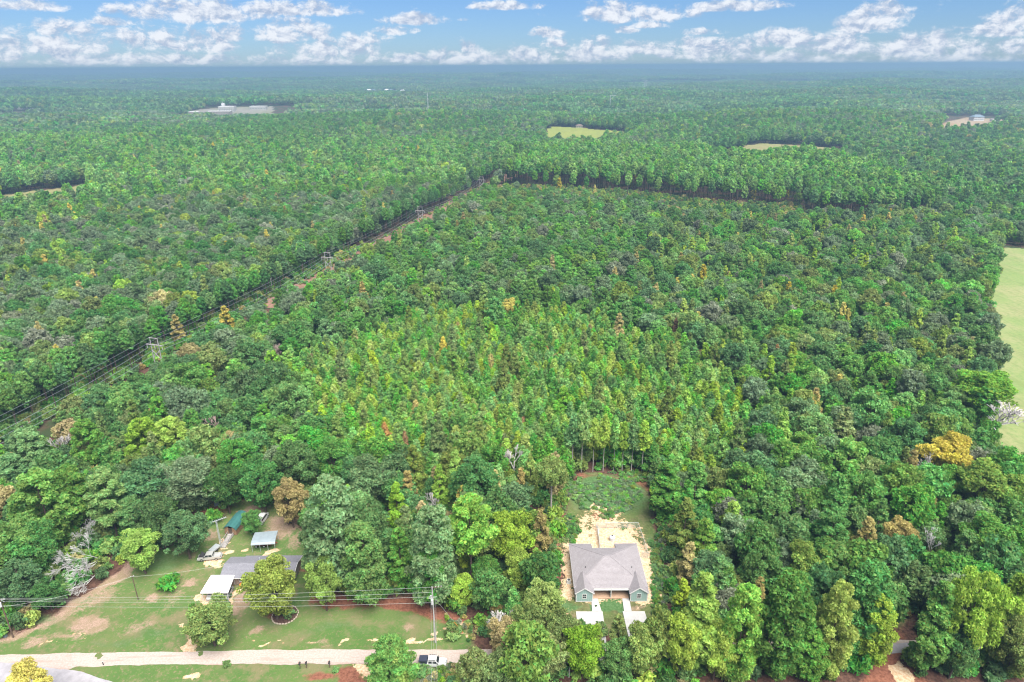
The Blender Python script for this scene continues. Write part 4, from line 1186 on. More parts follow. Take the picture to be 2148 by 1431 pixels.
# ------------------------------------------------------------------ poles and wires by the road
def z_for(x, y, py):
    lo, hi = 0.0, 60.0
    for _ in range(40):
        mid = (lo + hi) / 2
        if float(to_pixel(x, y, mid)[1]) > py: lo = mid
        else: hi = mid
    return lo
def wire(a, b, sag, r, label, mname, group, n=18):
    m_ = MB(); a = Vector(a); b = Vector(b); pr = a
    for k in range(1, n + 1):
        f = k / n
        q = a.lerp(b, f); q.z -= sag * 4 * f * (1 - f)
        m_.tube(pr, q, r, n=4, cap=False); pr = q
    return tag(obj('power_line', m_, M[mname]), label, 'power line', group)
plx, ply = ground_at(28, 1337); plz = z_for(plx, ply, 1255)
prx, pry = ground_at(913.5, 1348); prz = z_for(prx, pry, 1231)
pl = thing('utility_pole', 'brown wooden utility pole with a pale transformer at the left edge', 'utility pole', (plx, ply, 0))
m_ = MB(); m_.tube((0, 0, 0), (0, 0, plz), .17, .12, 8); obj('pole', m_, M['pole_wood'], pl)
m_ = MB(); m_.tube((.1, -.38, plz - 2.0), (.1, -.38, plz - 1.0), .27, n=10); obj('transformer', m_, M['white_paint'], pl)
m_ = MB(); m_.bar((-1.0, .15, plz - .45), (1.0, .15, plz - .45), .12, .14); ca = obj('crossarm', m_, M['pale_pole'], pl)
for x in (-.9, -.3, .9):
    m_ = MB(); m_.tube((x, .15, plz - .38), (x, .15, plz - .1), .09, .05, 6); obj('insulator', m_, M['insulator'], ca)
m_ = MB(); m_.bar((-.8, .1, plz - 1.15), (0, .1, plz - .5), .05, .05); m_.bar((.8, .1, plz - 1.15), (0, .1, plz - .5), .05, .05); obj('brace', m_, M['galvanised'], pl)
pr_ = thing('utility_pole', 'tall pale utility pole with a transformer standing between lawn and road', 'utility pole', (prx, pry, 0))
m_ = MB(); m_.tube((0, 0, 0), (0, 0, prz), .20, .13, 8); obj('pole', m_, M['pale_pole'], pr_)
m_ = MB(); m_.tube((-.1, -.42, prz - 4.3), (-.1, -.42, prz - 3.1), .30, n=10); obj('transformer', m_, M['white_paint'], pr_)
m_ = MB(); m_.bar((0, .12, prz - .35), (2.0, .4, prz - .35), .14, .16); ca = obj('crossarm', m_, M['pole_wood'], pr_)
for x in (.7, 1.3, 1.9):
    m_ = MB(); m_.tube((x, .12 + x * .14, prz - .27), (x, .12 + x * .14, prz), .09, .05, 6); obj('insulator', m_, M['insulator'], ca)
m_ = MB(); m_.bar((-.9, -.1, prz - 3.0), (.9, -.1, prz - 2.6), .10, .12); obj('lower_arm', m_, M['pale_pole'], pr_)
for k in range(3):
    m_ = MB(); m_.tube((-.5 - .15 * k, -.2, prz - 2.2 - .35 * k), (-.15, -.2, prz - 2.2 - .35 * k), .07, n=6); obj('insulator', m_, M['insulator'], pr_)
gx_, gy_ = ground_at(971, 1327)
m_ = MB(); m_.tube((.05, 0, prz - 2.5), (gx_ - prx, gy_ - pry, 0), .03, n=4); gw_ = obj('guy_wire', m_, M['wire_pale'], pr_)
m_ = MB(); p0 = Vector((.05, 0, prz - 2.5)); p1 = Vector((gx_ - prx, gy_ - pry, 0)); m_.tube(p0.lerp(p1, .70), p1, .07, n=6); obj('guy_marker', m_, M['orange_paint'], gw_)
m_ = MB(); m_.tube((-.25, -.1, prz - .4), (-.25, -.1, prz - 4.0), .03, n=4); obj('jumper_wire', m_, M['wire_pale'], pr_)
WG = 'power lines between the two road poles'
for k, (dl, dr_, nm) in enumerate(((.15, .1, 'topmost'), (.55, 1.5, 'second from top'), (.95, 2.7, 'third from top'), (2.2, 4.3, 'lowest'))):
    zL = plz - dl; zR = prz - dr_
    wire((plx + .1, ply + .15, zL), (prx - .1, pry, zR), .8, .027, nm + ' of the four wires strung between the two road poles', 'wire_pale', WG)
    dx = (plx - prx)
    wire((plx - .1, ply + .15, zL), (plx + dx * .5, ply + .3 + (ply - pry) * .5, zL - .2), .4, .027, nm + ' of the four wires leaving the left pole out of frame', 'wire_pale', 'power lines leaving the left pole')
for k, nm in enumerate(('left', 'middle', 'right')):
    wire((prx - .35 + .5 * k, pry - .1, prz - 3.0 + .6 * (k == 1)), (-11.4 + .55 * k, 58, prz - 2.6 + .6 * (k == 1)), .9, .024, nm + ' of three wires dropping from the tall pale pole toward the viewer', 'wire_pale', 'power lines toward the viewer')
tx_, ty_ = ground_at(290, 1258); tz_ = z_for(tx_, ty_, 1208)
tp = thing('service_pole', 'slim dark service pole standing alone on the lawn', 'utility pole', (tx_, ty_, 0))
m_ = MB(); m_.tube((0, 0, 0), (0, 0, tz_), .12, .08, 7); obj('pole', m_, M['pole_wood'], tp)
m_ = MB(); m_.bar((-.45, 0, tz_ - .25), (.55, 0, tz_ - .1), .09, .1); ca = obj('crossarm', m_, M['pale_pole'], tp)
m_ = MB(); m_.tube((.45, 0, tz_ - .1), (.45, 0, tz_ + .15), .08, n=6); obj('insulator', m_, M['insulator'], ca)
wire((tx_, ty_, tz_ - .2), (plx + .1, ply, plz - 2.4), .9, .022, 'thin service wire from the slim dark pole to the left road pole', 'wire_pale', 'single power lines')
wire((tx_ + .3, ty_, tz_ - .2), (hx0 + 1.0, hm_, hrz - .2), .6, .020, 'thin service wire from the slim dark pole to the ranch house', 'wire_pale', 'single power lines')

# ------------------------------------------------------------------ transmission line: H-frame structures
HZ, HARM = 15.0, 11.9
cut_ang = math.atan2(1.0, .27)
def h_frame(y, label):
    x = CUT_X(y); t = thing('transmission_tower', label, 'transmission tower', (x, y, float(hz(x, y)) - .1), cut_ang - math.pi / 2, group='transmission towers along the cleared strip')
    for s in (-1, 1):
        m_ = MB(); m_.tube((s * 1.9, 0, 0), (s * 1.85, 0, HZ), .22, .15, 7); obj('pole', m_, M['pale_pole'], t)
    m_ = MB(); m_.bar((-2.1, -.2, HZ - .1), (2.1, -.2, HZ - .1), .16, .2); obj('top_bar', m_, M['dead_wood'], t)
    m_ = MB(); m_.bar((-3.9, -.25, HARM), (3.9, -.25, HARM), .24, .34); ca = obj('crossarm', m_, M['dead_wood'], t)
    for x_ in (-3.7, 0, 3.7):
        m_ = MB(); m_.tube((x_, -.25, HARM - .15), (x_, -.25, HARM - 1.7), .10, n=6); obj('insulator', m_, M['insulator'], ca)
    for s in (-1, 1):
        m_ = MB(); m_.bar((s * 1.9, -.2 - .1 * s, HARM - 2.4), (-s * 1.9, -.2 - .1 * s, HARM - 6.4), .18, .18); obj('brace', m_, M['dead_wood'], t)
    return t
HY = [(128, 'nearest grey H-frame transmission tower beyond the left edge'), (262, 'nearest grey H-frame transmission tower rising from the woods left of centre'),
      (400, 'second grey H-frame transmission tower where the red strip opens'), (542, 'third and smallest clearly seen H-frame tower in the cleared strip'),
      (700, 'far H-frame tower near the plantation corner')]
for y, lb in HY[1:]:
    h_frame(y, lb)
ct, st_ = math.cos(cut_ang - math.pi / 2), math.sin(cut_ang - math.pi / 2)
def at_frame(y, lx, z):
    x = CUT_X(y); return (x + lx * ct, y + lx * st_, float(hz(x, y)) - .1 + z)
for i in range(len(HY) - 1):
    for lx, z, nm, r in ((-3.7, HARM - 1.75, 'left conductor', .07), (0, HARM - 1.75, 'middle conductor', .07), (3.7, HARM - 1.75, 'right conductor', .07), (-1.85, HZ - .05, 'left shield wire', .045), (1.85, HZ - .05, 'right shield wire', .045)):
        sp = ('from the nearest H-frame toward the left edge', 'between the nearest and second H-frames', 'between the second and third H-frames', 'beyond the third H-frame')[i]
        wire(at_frame(HY[i][0], lx, z), at_frame(HY[i + 1][0], lx, z), 3.0 if z < 12 else 1.8, r, nm + ' of the transmission line ' + sp, 'wire_dark', 'transmission line wires')

# ------------------------------------------------------------------ far buildings and masts
FAR_CLEAR = []       # (x, y, radius, run towards the camera) kept free of trees
def block(name, label, cat, px, py, w, d, h, wall='pale_wall', roof='white_metal_roof', rot=0.0, nx=0, rows=1, gable=False, group=None, clear=None, up=0.0, wk=1.6):
    x, y = terrain_at(px, py, up); z = float(hz(x, y)) + up
    t = thing(name, label, cat, (x, y, z), rot, group)
    m_ = MB(); m_.box(-w / 2, w / 2, -d / 2, d / 2, -6, h); obj('wall', m_, M[wall], t)
    m_ = MB()
    if gable:
        r = d * .30; o = .6
        m_.slab([(-w / 2 - o, -d / 2 - o, h - .1), (w / 2 + o, -d / 2 - o, h - .1), (w / 2 - gable * d / 2 + o, 0, h + r), (-w / 2 + gable * d / 2 - o, 0, h + r)], .2)
        m_.slab([(-w / 2 + gable * d / 2 - o, 0, h + r), (w / 2 - gable * d / 2 + o, 0, h + r), (w / 2 + o, d / 2 + o, h - .1), (-w / 2 - o, d / 2 + o, h - .1)], .2)
        for s in (-1, 1):
            m_.slab([(s * (w / 2 + o), -d / 2 - o, h - .1), (s * (w / 2 + o), d / 2 + o, h - .1), (s * (w / 2 - gable * d / 2 + o), 0, h + r - .02)], .2)
    else:
        m_.box(-w / 2 - .3, w / 2 + .3, -d / 2 - .3, d / 2 + .3, h + .005, h + .5)
    obj('roof', m_, M[roof], t)
    for r_ in range(rows):
        for k in range(nx):
            xc = -w / 2 + w * (k + .5) / nx; z0 = 1.0 + r_ * 3.3
            m_ = MB(); m_.box(xc - wk / 2, xc + wk / 2, -d / 2 - .06, -d / 2 - .005, z0, z0 + 1.6); obj('window', m_, M['black_glass'], t)
    D = math.hypot(x, y)
    FAR_CLEAR.append((x, y, max(w, d) * .55 + 4, clear if clear is not None else D * .10))
    return t
block('school_building', 'long cream flat-roofed school wing, front left of the school grounds', 'school', 462, 240.5, 62, 18, 9, 'cream_wall', 'white_metal_roof', .05, 14, 2, up=2)
block('school_building', 'white school hall with the small tower behind the cream wing', 'school', 478, 232.5, 44, 22, 12, 'pale_wall', 'white_metal_roof', 0, 9, 2, up=2)
sc_t = block('bell_tower', 'narrow white tower rising over the far school', 'tower', 470, 231.0, 8, 8, 18, 'white_trim', 'white_metal_roof', 0, 2, 4, up=2)
m_ = MB(); m_.tube((-2, 0, 18.4), (-2, 0, 24), 1.0, .2, 6); obj('spire', m_, M['white_trim'], sc_t)
block('school_building', 'white low school annexe right of the tower behind a dark tree', 'school', 543, 229, 46, 18, 8, 'pale_wall', 'white_metal_roof', -.03, 10, 1, up=2)
block('school_building', 'small pale school block at the left end of the grounds', 'school', 408, 240, 26, 14, 7, 'cream_wall', 'white_metal_roof', 0, 6, 1, up=1)
fh = block('new_house', 'large new white house with blue-grey hip roof on bare orange earth', 'house', 2048, 251.5, 27, 16, 7, 'white_trim', 'slate_roof', .12, 9, 2, gable=1.0, up=2)
block('garage', 'white outbuilding right of the far house on orange earth', 'outbuilding', 2086, 254, 18, 9, 4, 'white_trim', 'white_metal_roof', .1, 5, 1, up=1)
block('house', 'small white two-storey house among trees at the far left edge', 'house', 37, 279, 13, 10, 8, 'white_trim', 'slate_roof', .3, 3, 2, gable=1.0, up=1)
block('house', 'pink-roofed house at the far left below the horizon', 'house', 47, 227, 24, 12, 5, 'pale_wall', 'red_paint', .1, 4, 1, gable=1.0, up=3)
block('house', 'long white house just right of the pink-roofed one', 'house', 78, 231.5, 40, 12, 5, 'white_trim', 'white_metal_roof', 0, 6, 1, up=3)
block('house', 'tiny white building in the woods left of the school', 'house', 203, 262, 9, 8, 8, 'white_trim', 'white_metal_roof', 0, 2, 2, up=1)
block('house', 'tiny white house right of the school in the trees', 'house', 690, 243, 12, 9, 6, 'white_trim', 'white_metal_roof', 0, 3, 1, gable=1.0, up=1)
block('house', 'small pale blue house far out left of the radio mast', 'house', 745, 245, 14, 9, 5, 'pale_wall', 'awning_metal', .2, 3, 1, gable=1.0, up=1)
block('barn', 'small dark-roofed barn at the back of the bright hay field', 'barn', 1215, 268, 14, 9, 4, 'cream_wall', 'brown_roof', .1, 3, 1, gable=1.0, clear=10)
block('house', 'tiny pink-white building under the horizon at right of centre', 'house', 1671, 159, 45, 30, 16, 'white_trim', 'red_paint', 0, 4, 2, up=8)
rv = random.Random(3)
wrds = ('leftmost', 'second', 'third', 'fourth', 'fifth', 'sixth', 'seventh', 'rightmost')
for k in range(8):
    block('house', wrds[k] + ' of the row of tiny white houses below the horizon', 'house', 762 + k * 12 + rv.uniform(-2, 2), 192 + rv.uniform(-1.2, 1.2), 24, 14, 9,
          'white_trim', ('brown_roof', 'white_metal_roof', 'slate_roof')[k % 3], rv.uniform(-.4, .4), 4, 2, gable=1.0, up=4, group='row of tiny houses below the horizon')

def lattice(px, py_base, h, w, label, name='lattice_tower', cat='tower', top='arms'):
    x, y = terrain_at(px, py_base); z = float(hz(x, y))
    t = thing(name, label, cat, (x, y, z))
    for sx_ in (-1, 1):
        for sy_ in (-1, 1):
            m_ = MB(); m_.bar((sx_ * w, sy_ * w, 0), (sx_ * w * .25, sy_ * w * .25, h), .8 if w > 3 else .45, .8 if w > 3 else .45); obj('leg', m_, M['mast_metal'], t)
    m_ = MB(); n_ = 7
    for k in range(n_):
        a0 = w * (1 - .75 * k / n_); a1 = w * (1 - .75 * (k + 1) / n_); z0 = h * k / n_; z1 = h * (k + 1) / n_
        for (p, q) in (((-a0, -a0, z0), (a1, -a1, z1)), ((a0, -a0, z0), (-a1, -a1, z1)), ((-a0, a0, z0), (-a1, -a1, z1)), ((a0, a0, z0), (a1, -a1, z1))):
            m_.bar(p, q, .35 if w > 3 else .2, .35 if w > 3 else .2)
    obj('lattice', m_, M['mast_metal'], t)
    return t, h
t, h_ = lattice(1353, 190, 46, 9, 'white splay-legged lattice tower far off right of centre')
for zz_, ll in ((38, 16), (46, 11)):
    m_ = MB(); m_.bar((-ll, 0, zz_), (ll, 0, zz_ + 3), 1.4, 1.4); obj('arm', m_, M['mast_metal'], t)
t, h_ = lattice(899, 249, 62, 1.7, 'thin pale radio mast standing above the far woods', 'radio_mast', 'mast')
m_ = MB(); m_.tube((0, 0, 62), (0, 0, 68), .25, n=5); obj('antenna', m_, M['mast_metal'], t)
x, y = terrain_at(1279, 232); t = thing('transmission_pole', 'pale far transmission pole with a slanting crossarm', 'transmission pole', (x, y, float(hz(x, y))))
m_ = MB(); m_.tube((0, 0, 0), (0, 0, 40), .9, .6, 6); obj('pole', m_, M['mast_metal'], t)
m_ = MB(); m_.bar((-1, 0, 39), (16, 0, 40), 1.0, 1.0); obj('crossarm', m_, M['mast_metal'], t)
m_ = MB(); m_.bar((0, -.2, 28), (12, -.2, 39), .6, .6); obj('brace', m_, M['mast_metal'], t)

# ------------------------------------------------------------------ tree shapes
def unit(v):
    return v / np.maximum(np.linalg.norm(v, axis=1, keepdims=True), 1e-9)

def leaf_tris(P, out, size, rng, aspect=1.0, k=.8):
    n = len(P)
    nrm = unit(out * k + rng.normal(size=(n, 3)))
    a = unit(np.cross(nrm, rng.normal(size=(n, 3))))
    b = np.cross(nrm, a)
    s = (size * rng.uniform(.65, 1.3, n))[:, None]
    v0 = P + a * s * aspect; v1 = P - a * s * .5 * aspect + b * s * .75; v2 = P - a * s * .5 * aspect - b * s * .75
    V = np.stack([v0, v1, v2], 1).reshape(-1, 3)
    F = np.arange(3 * n).reshape(-1, 3)
    return V, F

def sphere_dirs(n, rng, up=0.0):
    d = rng.normal(size=(n, 3)); d[:, 2] += up
    return unit(d)

def crown_from_puffs(C, PR, tone, n, leaf, rng, aspect=1.0, fill=.55, up=.55, centre=None):
    w = PR ** 2; w = w / w.sum()
    idx = rng.choice(len(C), n, p=w)
    d = sphere_dirs(n, rng, up)
    rad = PR[idx] * (fill + (1 - fill) * rng.uniform(0, 1, n) ** .6)
    P = C[idx] + d * rad[:, None] * np.array([1, 1, .85])
    out = d.copy()
    if centre is not None:
        out = unit(out + .5 * unit(P - centre))
    V, F = leaf_tris(P, out, np.full(n, leaf), rng, aspect)
    t = np.clip(tone[idx] * rng.uniform(.72, 1.28, n), .1, 1)
    h = np.clip(.5 + .35 * rng.normal(size=n) * .6 + (tone[idx] - .5) * .6, 0, 1)
    T = np.stack([np.repeat(t, 3), np.repeat(h, 3)], 1)
    return V, F, T

def pine_shape(seed, n=5000, leaf=.34, H=20.0, Rr=4.0, base=.38, m=84):
    rng = np.random.RandomState(seed)
    t = np.sort(rng.uniform(0, 1, m)) ** .95
    prof = np.where(t < .30, .62 + .38 * t / .30, np.sqrt(np.clip(1 - ((t - .30) / .74) ** 2, 0, 1)))
    ang = np.arange(m) * 2.39996 + rng.uniform(-.5, .5, m)
    r = Rr * prof * rng.uniform(.42, .88, m) * (1 + .16 * np.sin(ang * 2 + seed))
    z = H * (base + (1 - base) * t) - .5
    C = np.stack([r * np.cos(ang), r * np.sin(ang), z - .12 * r], 1)
    PR = Rr * rng.uniform(.17, .33, m) * (1 - .25 * t)
    tone = .5 + rng.normal(size=m) * .075
    V, F, T = crown_from_puffs(C, PR, tone, n, leaf, rng, 1.5, .45, .5, np.array([0, 0, H * .6]))
    mb = MB(); mb.tube((0, 0, 0), (.1, .1, H * .55), .24, .15, 7); mb.tube((.1, .1, H * .55), (0, 0, H * .97), .15, .04, 6)
    for i in range(0, m, 4):
        mb.tube((0, 0, C[i, 2] - .6), C[i], .06, .025, 4, False)
    return V, F, T, mb

def young_shape(seed, n=2400, leaf=.28, H=10.0, Rr=2.35, base=.25):
    rng = np.random.RandomState(seed)
    m = 36
    t = np.linspace(0, 1, m)
    prof = (1 - t) ** .72 * .97 + .04
    ang = np.arange(m) * 2.39996 + rng.uniform(-.6, .6, m)
    r = Rr * prof * rng.uniform(.35, .85, m)
    z = H * (base + (1 - base) * t)
    C = np.stack([r * np.cos(ang), r * np.sin(ang), z + .1 * r], 1)
    PR = (.42 + .42 * (1 - t)) * rng.uniform(.8, 1.2, m) * Rr / 2
    tone = .5 + rng.normal(size=m) * .07 + .05 * (t - .5)
    V, F, T = crown_from_puffs(C, PR, tone, n, leaf, rng, 1.6, .3, .6)
    mb = MB(); mb.tube((0, 0, 0), (0, 0, H * .95), .13, .03, 6)
    for i in range(0, m, 4):
        mb.tube((0, 0, C[i, 2] - .3), C[i], .035, .015, 3, False)
    return V, F, T, mb

def hard_shape(seed, n=5000, leaf=.36, H=14.0, Rr=4.6, base=.25, tall=1.0, lump=1.0):
    rng = np.random.RandomState(seed)
    m = 105
    d = sphere_dirs(m, rng, .25)
    rr = rng.uniform(.55, .90, m)
    lob = 1 + .15 * np.sin(3 * np.arctan2(d[:, 1], d[:, 0]) + seed) + .10 * rng.normal(size=m)
    cz = H * (base + (1 - base) * .50); hzz = H * (1 - base) * .50
    C = np.stack([d[:, 0] * Rr * rr * lob, d[:, 1] * Rr * rr * lob, cz + d[:, 2] * hzz * rr * (1 + .5 * (lob - 1))], 1)
    # the underside is narrower than the dome
    low = np.clip((cz - C[:, 2]) / hzz, 0, 1)
    C[:, :2] *= (1 - .35 * low)[:, None]
    PR = Rr * rng.uniform(.14, .29, m) * lump
    tone = .5 + rng.normal(size=m) * .085
    V, F, T = crown_from_puffs(C, PR, tone, n, leaf, rng, 1.1, .5, .35, np.array([0, 0, cz - 1]))
    mb = MB(); mb.tube((0, 0, 0), (.15, 0, H * base * 1.1), .26, .2, 7); mb.tube((.15, 0, H * base * 1.1), (0, 0, H * .82), .2, .05, 6)
    for i in range(0, m, 4):
        mb.tube((0.1, 0, H * (base + .08 + .25 * rng.uniform())), C[i], .09, .03, 4, False)
    return V, F, T, mb

def gum_shape(seed, n=3600, leaf=.33, H=14.0, Rr=2.7, base=.16):
    rng = np.random.RandomState(seed)
    m = 90
    t = rng.uniform(0, 1, m)
    prof = np.where(t < .28, .6 + .4 * t / .28, (1 - (t - .28) / .76) ** .72)
    ang = np.arange(m) * 2.39996
    r = Rr * prof * rng.uniform(.35, .82, m)
    C = np.stack([r * np.cos(ang), r * np.sin(ang), H * (base + (1 - base) * t) - .2], 1)
    PR = Rr * rng.uniform(.18, .36, m) * (1 - .45 * t)
    tone = .5 + rng.normal(size=m) * .08
    V, F, T = crown_from_puffs(C, PR, tone, n, leaf, rng, 1.15, .4, .45, np.array([0, 0, H * .45]))
    mb = MB(); mb.tube((0, 0, 0), (0, 0, H * .9), .2, .03, 6)
    for i in range(0, m, 4):
        mb.tube((0, 0, C[i, 2] - .8), C[i], .05, .02, 4, False)
    return V, F, T, mb

def bush_shape(seed, n=420, leaf=.26, H=2.2, Rr=1.6):
    rng = np.random.RandomState(seed)
    m = 12
    d = sphere_dirs(m, rng, .4)
    C = np.stack([d[:, 0] * Rr * .6, d[:, 1] * Rr * .6, H * .45 + d[:, 2] * H * .3], 1)
    PR = Rr * rng.uniform(.3, .5, m)
    tone = .5 + rng.normal(size=m) * .08
    V, F, T = crown_from_puffs(C, PR, tone, n, leaf, rng, 1.2, .4, .4)
    V[:, 2] = np.maximum(V[:, 2], .02)
    mb = MB()
    for k in range(4):
        mb.tube((0, 0, 0), C[k], .05, .02, 4, False)
    return V, F, T, mb

def bare_shape(seed, H=13.0, spread=.55, rmin=.035, levels=5, lean=(0, 0), fork=3, r0=.24):
    rng = random.Random(seed)
    mb = MB()
    def grow(p, d, L, r, lv):
        q = p + d * L
        mb.tube(p, q, r, max(rmin, r * .68), 5 if lv > 3 else 3, False)
        if lv == 0:
            return
        for k in range(fork if lv > 1 else 2 + (rng.random() < .5)):
            ax = Vector((rng.gauss(0, 1), rng.gauss(0, 1), rng.gauss(0, .5)))
            dd = (d + ax.normalized() * spread * rng.uniform(.6, 1.25) + Vector((0, 0, .12))).normalized()
            grow(q if rng.random() < .7 else p.lerp(q, rng.uniform(.55, .95)), dd, L * rng.uniform(.58, .82), max(rmin, r * .6), lv - 1)
    d0 = Vector((lean[0], lean[1], 1)).normalized()
    grow(Vector((0, 0, 0)), d0, H * .30, r0, levels)
    return mb

def mesh_arrays(name, V, F, T, mats, MI=None):
    me = bpy.data.meshes.new(name)
    me.vertices.add(len(V)); me.vertices.foreach_set('co', np.asarray(V, np.float32).ravel())
    me.loops.add(F.size); me.loops.foreach_set('vertex_index', F.astype(np.int32).ravel())
    me.polygons.add(len(F)); me.polygons.foreach_set('loop_start', np.arange(0, F.size, 3, dtype=np.int32))
    if MI is not None:
        me.polygons.foreach_set('material_index', np.asarray(MI, np.int32))
    for m_ in mats:
        me.materials.append(m_)
    me.update(calc_edges=True)
    a = me.color_attributes.new('tone', 'FLOAT_COLOR', 'POINT')
    d = np.ones((len(V), 4), np.float32); d[:, 0] = T[:, 0]; d[:, 1] = T[:, 1]; d[:, 2] = 0
    a.data.foreach_set('color', d.ravel())
    return me

def mb_mesh(name, mb, m_):
    me = bpy.data.meshes.new(name); me.from_pydata(mb.v, [], mb.f); me.materials.append(m_); me.update()
    return me

def mb_tris(mb):
    F = []
    for f in mb.f:
        for k in range(1, len(f) - 1):
            F.append((f[0], f[k], f[k + 1]))
    return np.array(mb.v, float), np.array(F, int)

SHAPES = {}      # kind -> list of (V, F, T, trunk)
SHAPES['pine'] = [pine_shape(s) for s in (1, 2, 3, 4, 5)]
SHAPES['tall'] = [pine_shape(s, n=3600, H=22, Rr=3.3, base=.60) for s in (6, 7, 8)]
SHAPES['young'] = [young_shape(s) for s in (11, 12, 13, 14)]
SHAPES['hard'] = [hard_shape(21), hard_shape(22, base=.2, lump=1.1), hard_shape(23, Rr=4.2), hard_shape(24, Rr=5.0, lump=.9), hard_shape(25), hard_shape(26, Rr=4.4, base=.18)]
SHAPES['gum'] = [gum_shape(s) for s in (31, 32, 33)]
SHAPES['pinebig'] = [pine_shape(s, n=14000, leaf=.235, H=20, Rr=4.3, base=.30) for s in (41, 42, 43, 44)]
SHAPES['pinelow'] = [pine_shape(s, n=15000, leaf=.25, H=22, Rr=4.8, base=.17, m=110) for s in (46, 47, 48, 49)]
SHAPES['highcrown'] = [hard_shape(54, n=9000, leaf=.24, Rr=4.2, base=.56, H=15)]
SHAPES['slim'] = [young_shape(s, n=2600, leaf=.26, H=14, Rr=2.1, base=.50) for s in (15, 16, 17)]
SHAPES['tallbig'] = [pine_shape(45, n=9000, leaf=.27, H=22, Rr=4.3, base=.52)]
SHAPES['hardbig'] = [hard_shape(s, n=14000, leaf=.225, Rr=4.6, base=.14) for s in (51, 52, 53)]
SHAPES['gumbig'] = [gum_shape(s, n=10000, leaf=.215) for s in (61, 62)]
SHAPES['bush'] = [bush_shape(s) for s in (71, 72, 73)]
DIM = {'pine': (20.0, 4.0), 'tall': (22.0, 3.3), 'young': (10.0, 2.35), 'hard': (14.0, 4.6), 'gum': (14.0, 2.7), 'pinebig': (20.0, 4.3), 'pinelow': (22.0, 4.8), 'highcrown': (15.0, 4.2), 'slim': (14.0, 2.1), 'tallbig': (22.0, 4.3), 'hardbig': (14.0, 4.6), 'gumbig': (14.0, 2.7), 'bush': (2.2, 1.6), 'bare': (13.0, 4.5)}
BARE = {'bare': [bare_shape(81, rmin=.055), bare_shape(82, spread=.65, rmin=.055), bare_shape(83, spread=.5, fork=3, rmin=.055)],
        'spread': [bare_shape(93, spread=.6, levels=5, rmin=.05, fork=3, r0=.26)],
        'fallen': [bare_shape(91, spread=.50, levels=6, rmin=.020, fork=3, r0=.15), bare_shape(92, spread=.55, levels=6, rmin=.020, fork=3, r0=.15)],
        'snag': [bare_shape(85, spread=.42, levels=5, rmin=.07), bare_shape(86, spread=.6, levels=5, rmin=.07)]}
NAME = {'pine': 'pine_tree', 'tall': 'pine_tree', 'young': 'pine_tree', 'pinebig': 'pine_tree', 'pinelow': 'pine_tree', 'slim': 'pine_tree', 'highcrown': 'broadleaf_tree', 'tallbig': 'pine_tree', 'hard': 'broadleaf_tree', 'hardbig': 'broadleaf_tree', 'gum': 'broadleaf_tree', 'gumbig': 'broadleaf_tree', 'bush': 'shrub'}
_cm = {}
def crown_mesh(kind, i):
    if (kind, i) not in _cm:
        V, F, T, mb = SHAPES[kind][i]
        _cm[(kind, i)] = (mesh_arrays('crown', V, F, T, [FM['green']]), mb_mesh('trunk', mb, M['bark']))
    return _cm[(kind, i)]

def add_tree(kind, i, cls, x, y, s, sz, rz_, label, group=None, bark='bark'):
    cmesh, tmesh = crown_mesh(kind, i)
    t = thing(NAME[kind], label, 'shrub' if kind == 'bush' else 'tree', (x, y, float(hz(x, y)) - .12), rz_, group)
    t.scale = (s, s, sz)
    for nm, me_, m_ in (('trunk', tmesh, M[bark]), ('crown', cmesh, FM[cls])):
        if kind == 'bush' and nm == 'trunk':
            nm = 'stem'
        o = bpy.data.objects.new(nm, me_); COL.objects.link(o); o.parent = t
        o.material_slots[0].link = 'OBJECT'; o.material_slots[0].material = m_
    return t
_bm = {}
def add_bare(kind, i, x, y, s, sz, rz_, label, wood='dead_wood', tilt=0.0, group=None):
    if (kind, i) not in _bm:
        _bm[(kind, i)] = mb_mesh('branches', BARE[kind][i], M['dead_wood'])
    t = thing('bare_tree', label, 'tree', (x, y, float(hz(x, y)) - .15), rz_, group)
    t.scale = (s, s, sz)
    if tilt:
        t.rotation_euler = (0, tilt, rz_)
    o = bpy.data.objects.new('branches', _bm[(kind, i)]); COL.objects.link(o); o.parent = t
    o.material_slots[0].link = 'OBJECT'; o.material_slots[0].material = M[wood]
    return t

# ------------------------------------------------------------------ trees set one by one
mk('fallen_wood', (.46, .45, .45), .9, var=.15, scale=1.5)
rnd = random.Random(77)
TAKEN = []            # x, y, radius
def solve(px, py, w, kind, hf=1.0, cz=.66):
    """ground position and size of a tree whose crown shows at that spot, w photo pixels wide"""
    Hn, Rn = DIM[kind]
    s = 1.0
    low, high = (12.0, 27.0) if NAME[kind] == 'pine_tree' else (12.5, 18.0)
    if py > 1060: low = 4.0
    for _ in range(6):
        H = min(high, max(low, Hn * s * hf))
        x, y = ground_at(px, py, H * cz)
        f = float(to_pixel(x, y, H * cz)[2])
        s = 0.5 * s + 0.5 * (w / 2 * f / FPX / Rn)
    return x, y, s, H / Hn
HAND = []
def T(px, py, w, kind, cls, label, hf=1.0, bark='bark', i=None, tight=.62):
    x, y, s, sz = solve(px, py, w, kind, hf)
    i = rnd.randrange(len(SHAPES[kind])) if i is None else i
    o = add_tree(kind, i, cls, x, y, s, sz, rnd.uniform(0, 6.28), label, bark=bark)
    TAKEN.append((x, y, DIM[kind][1] * s * tight))
    HAND.append((o, kind, px, py))
    return o
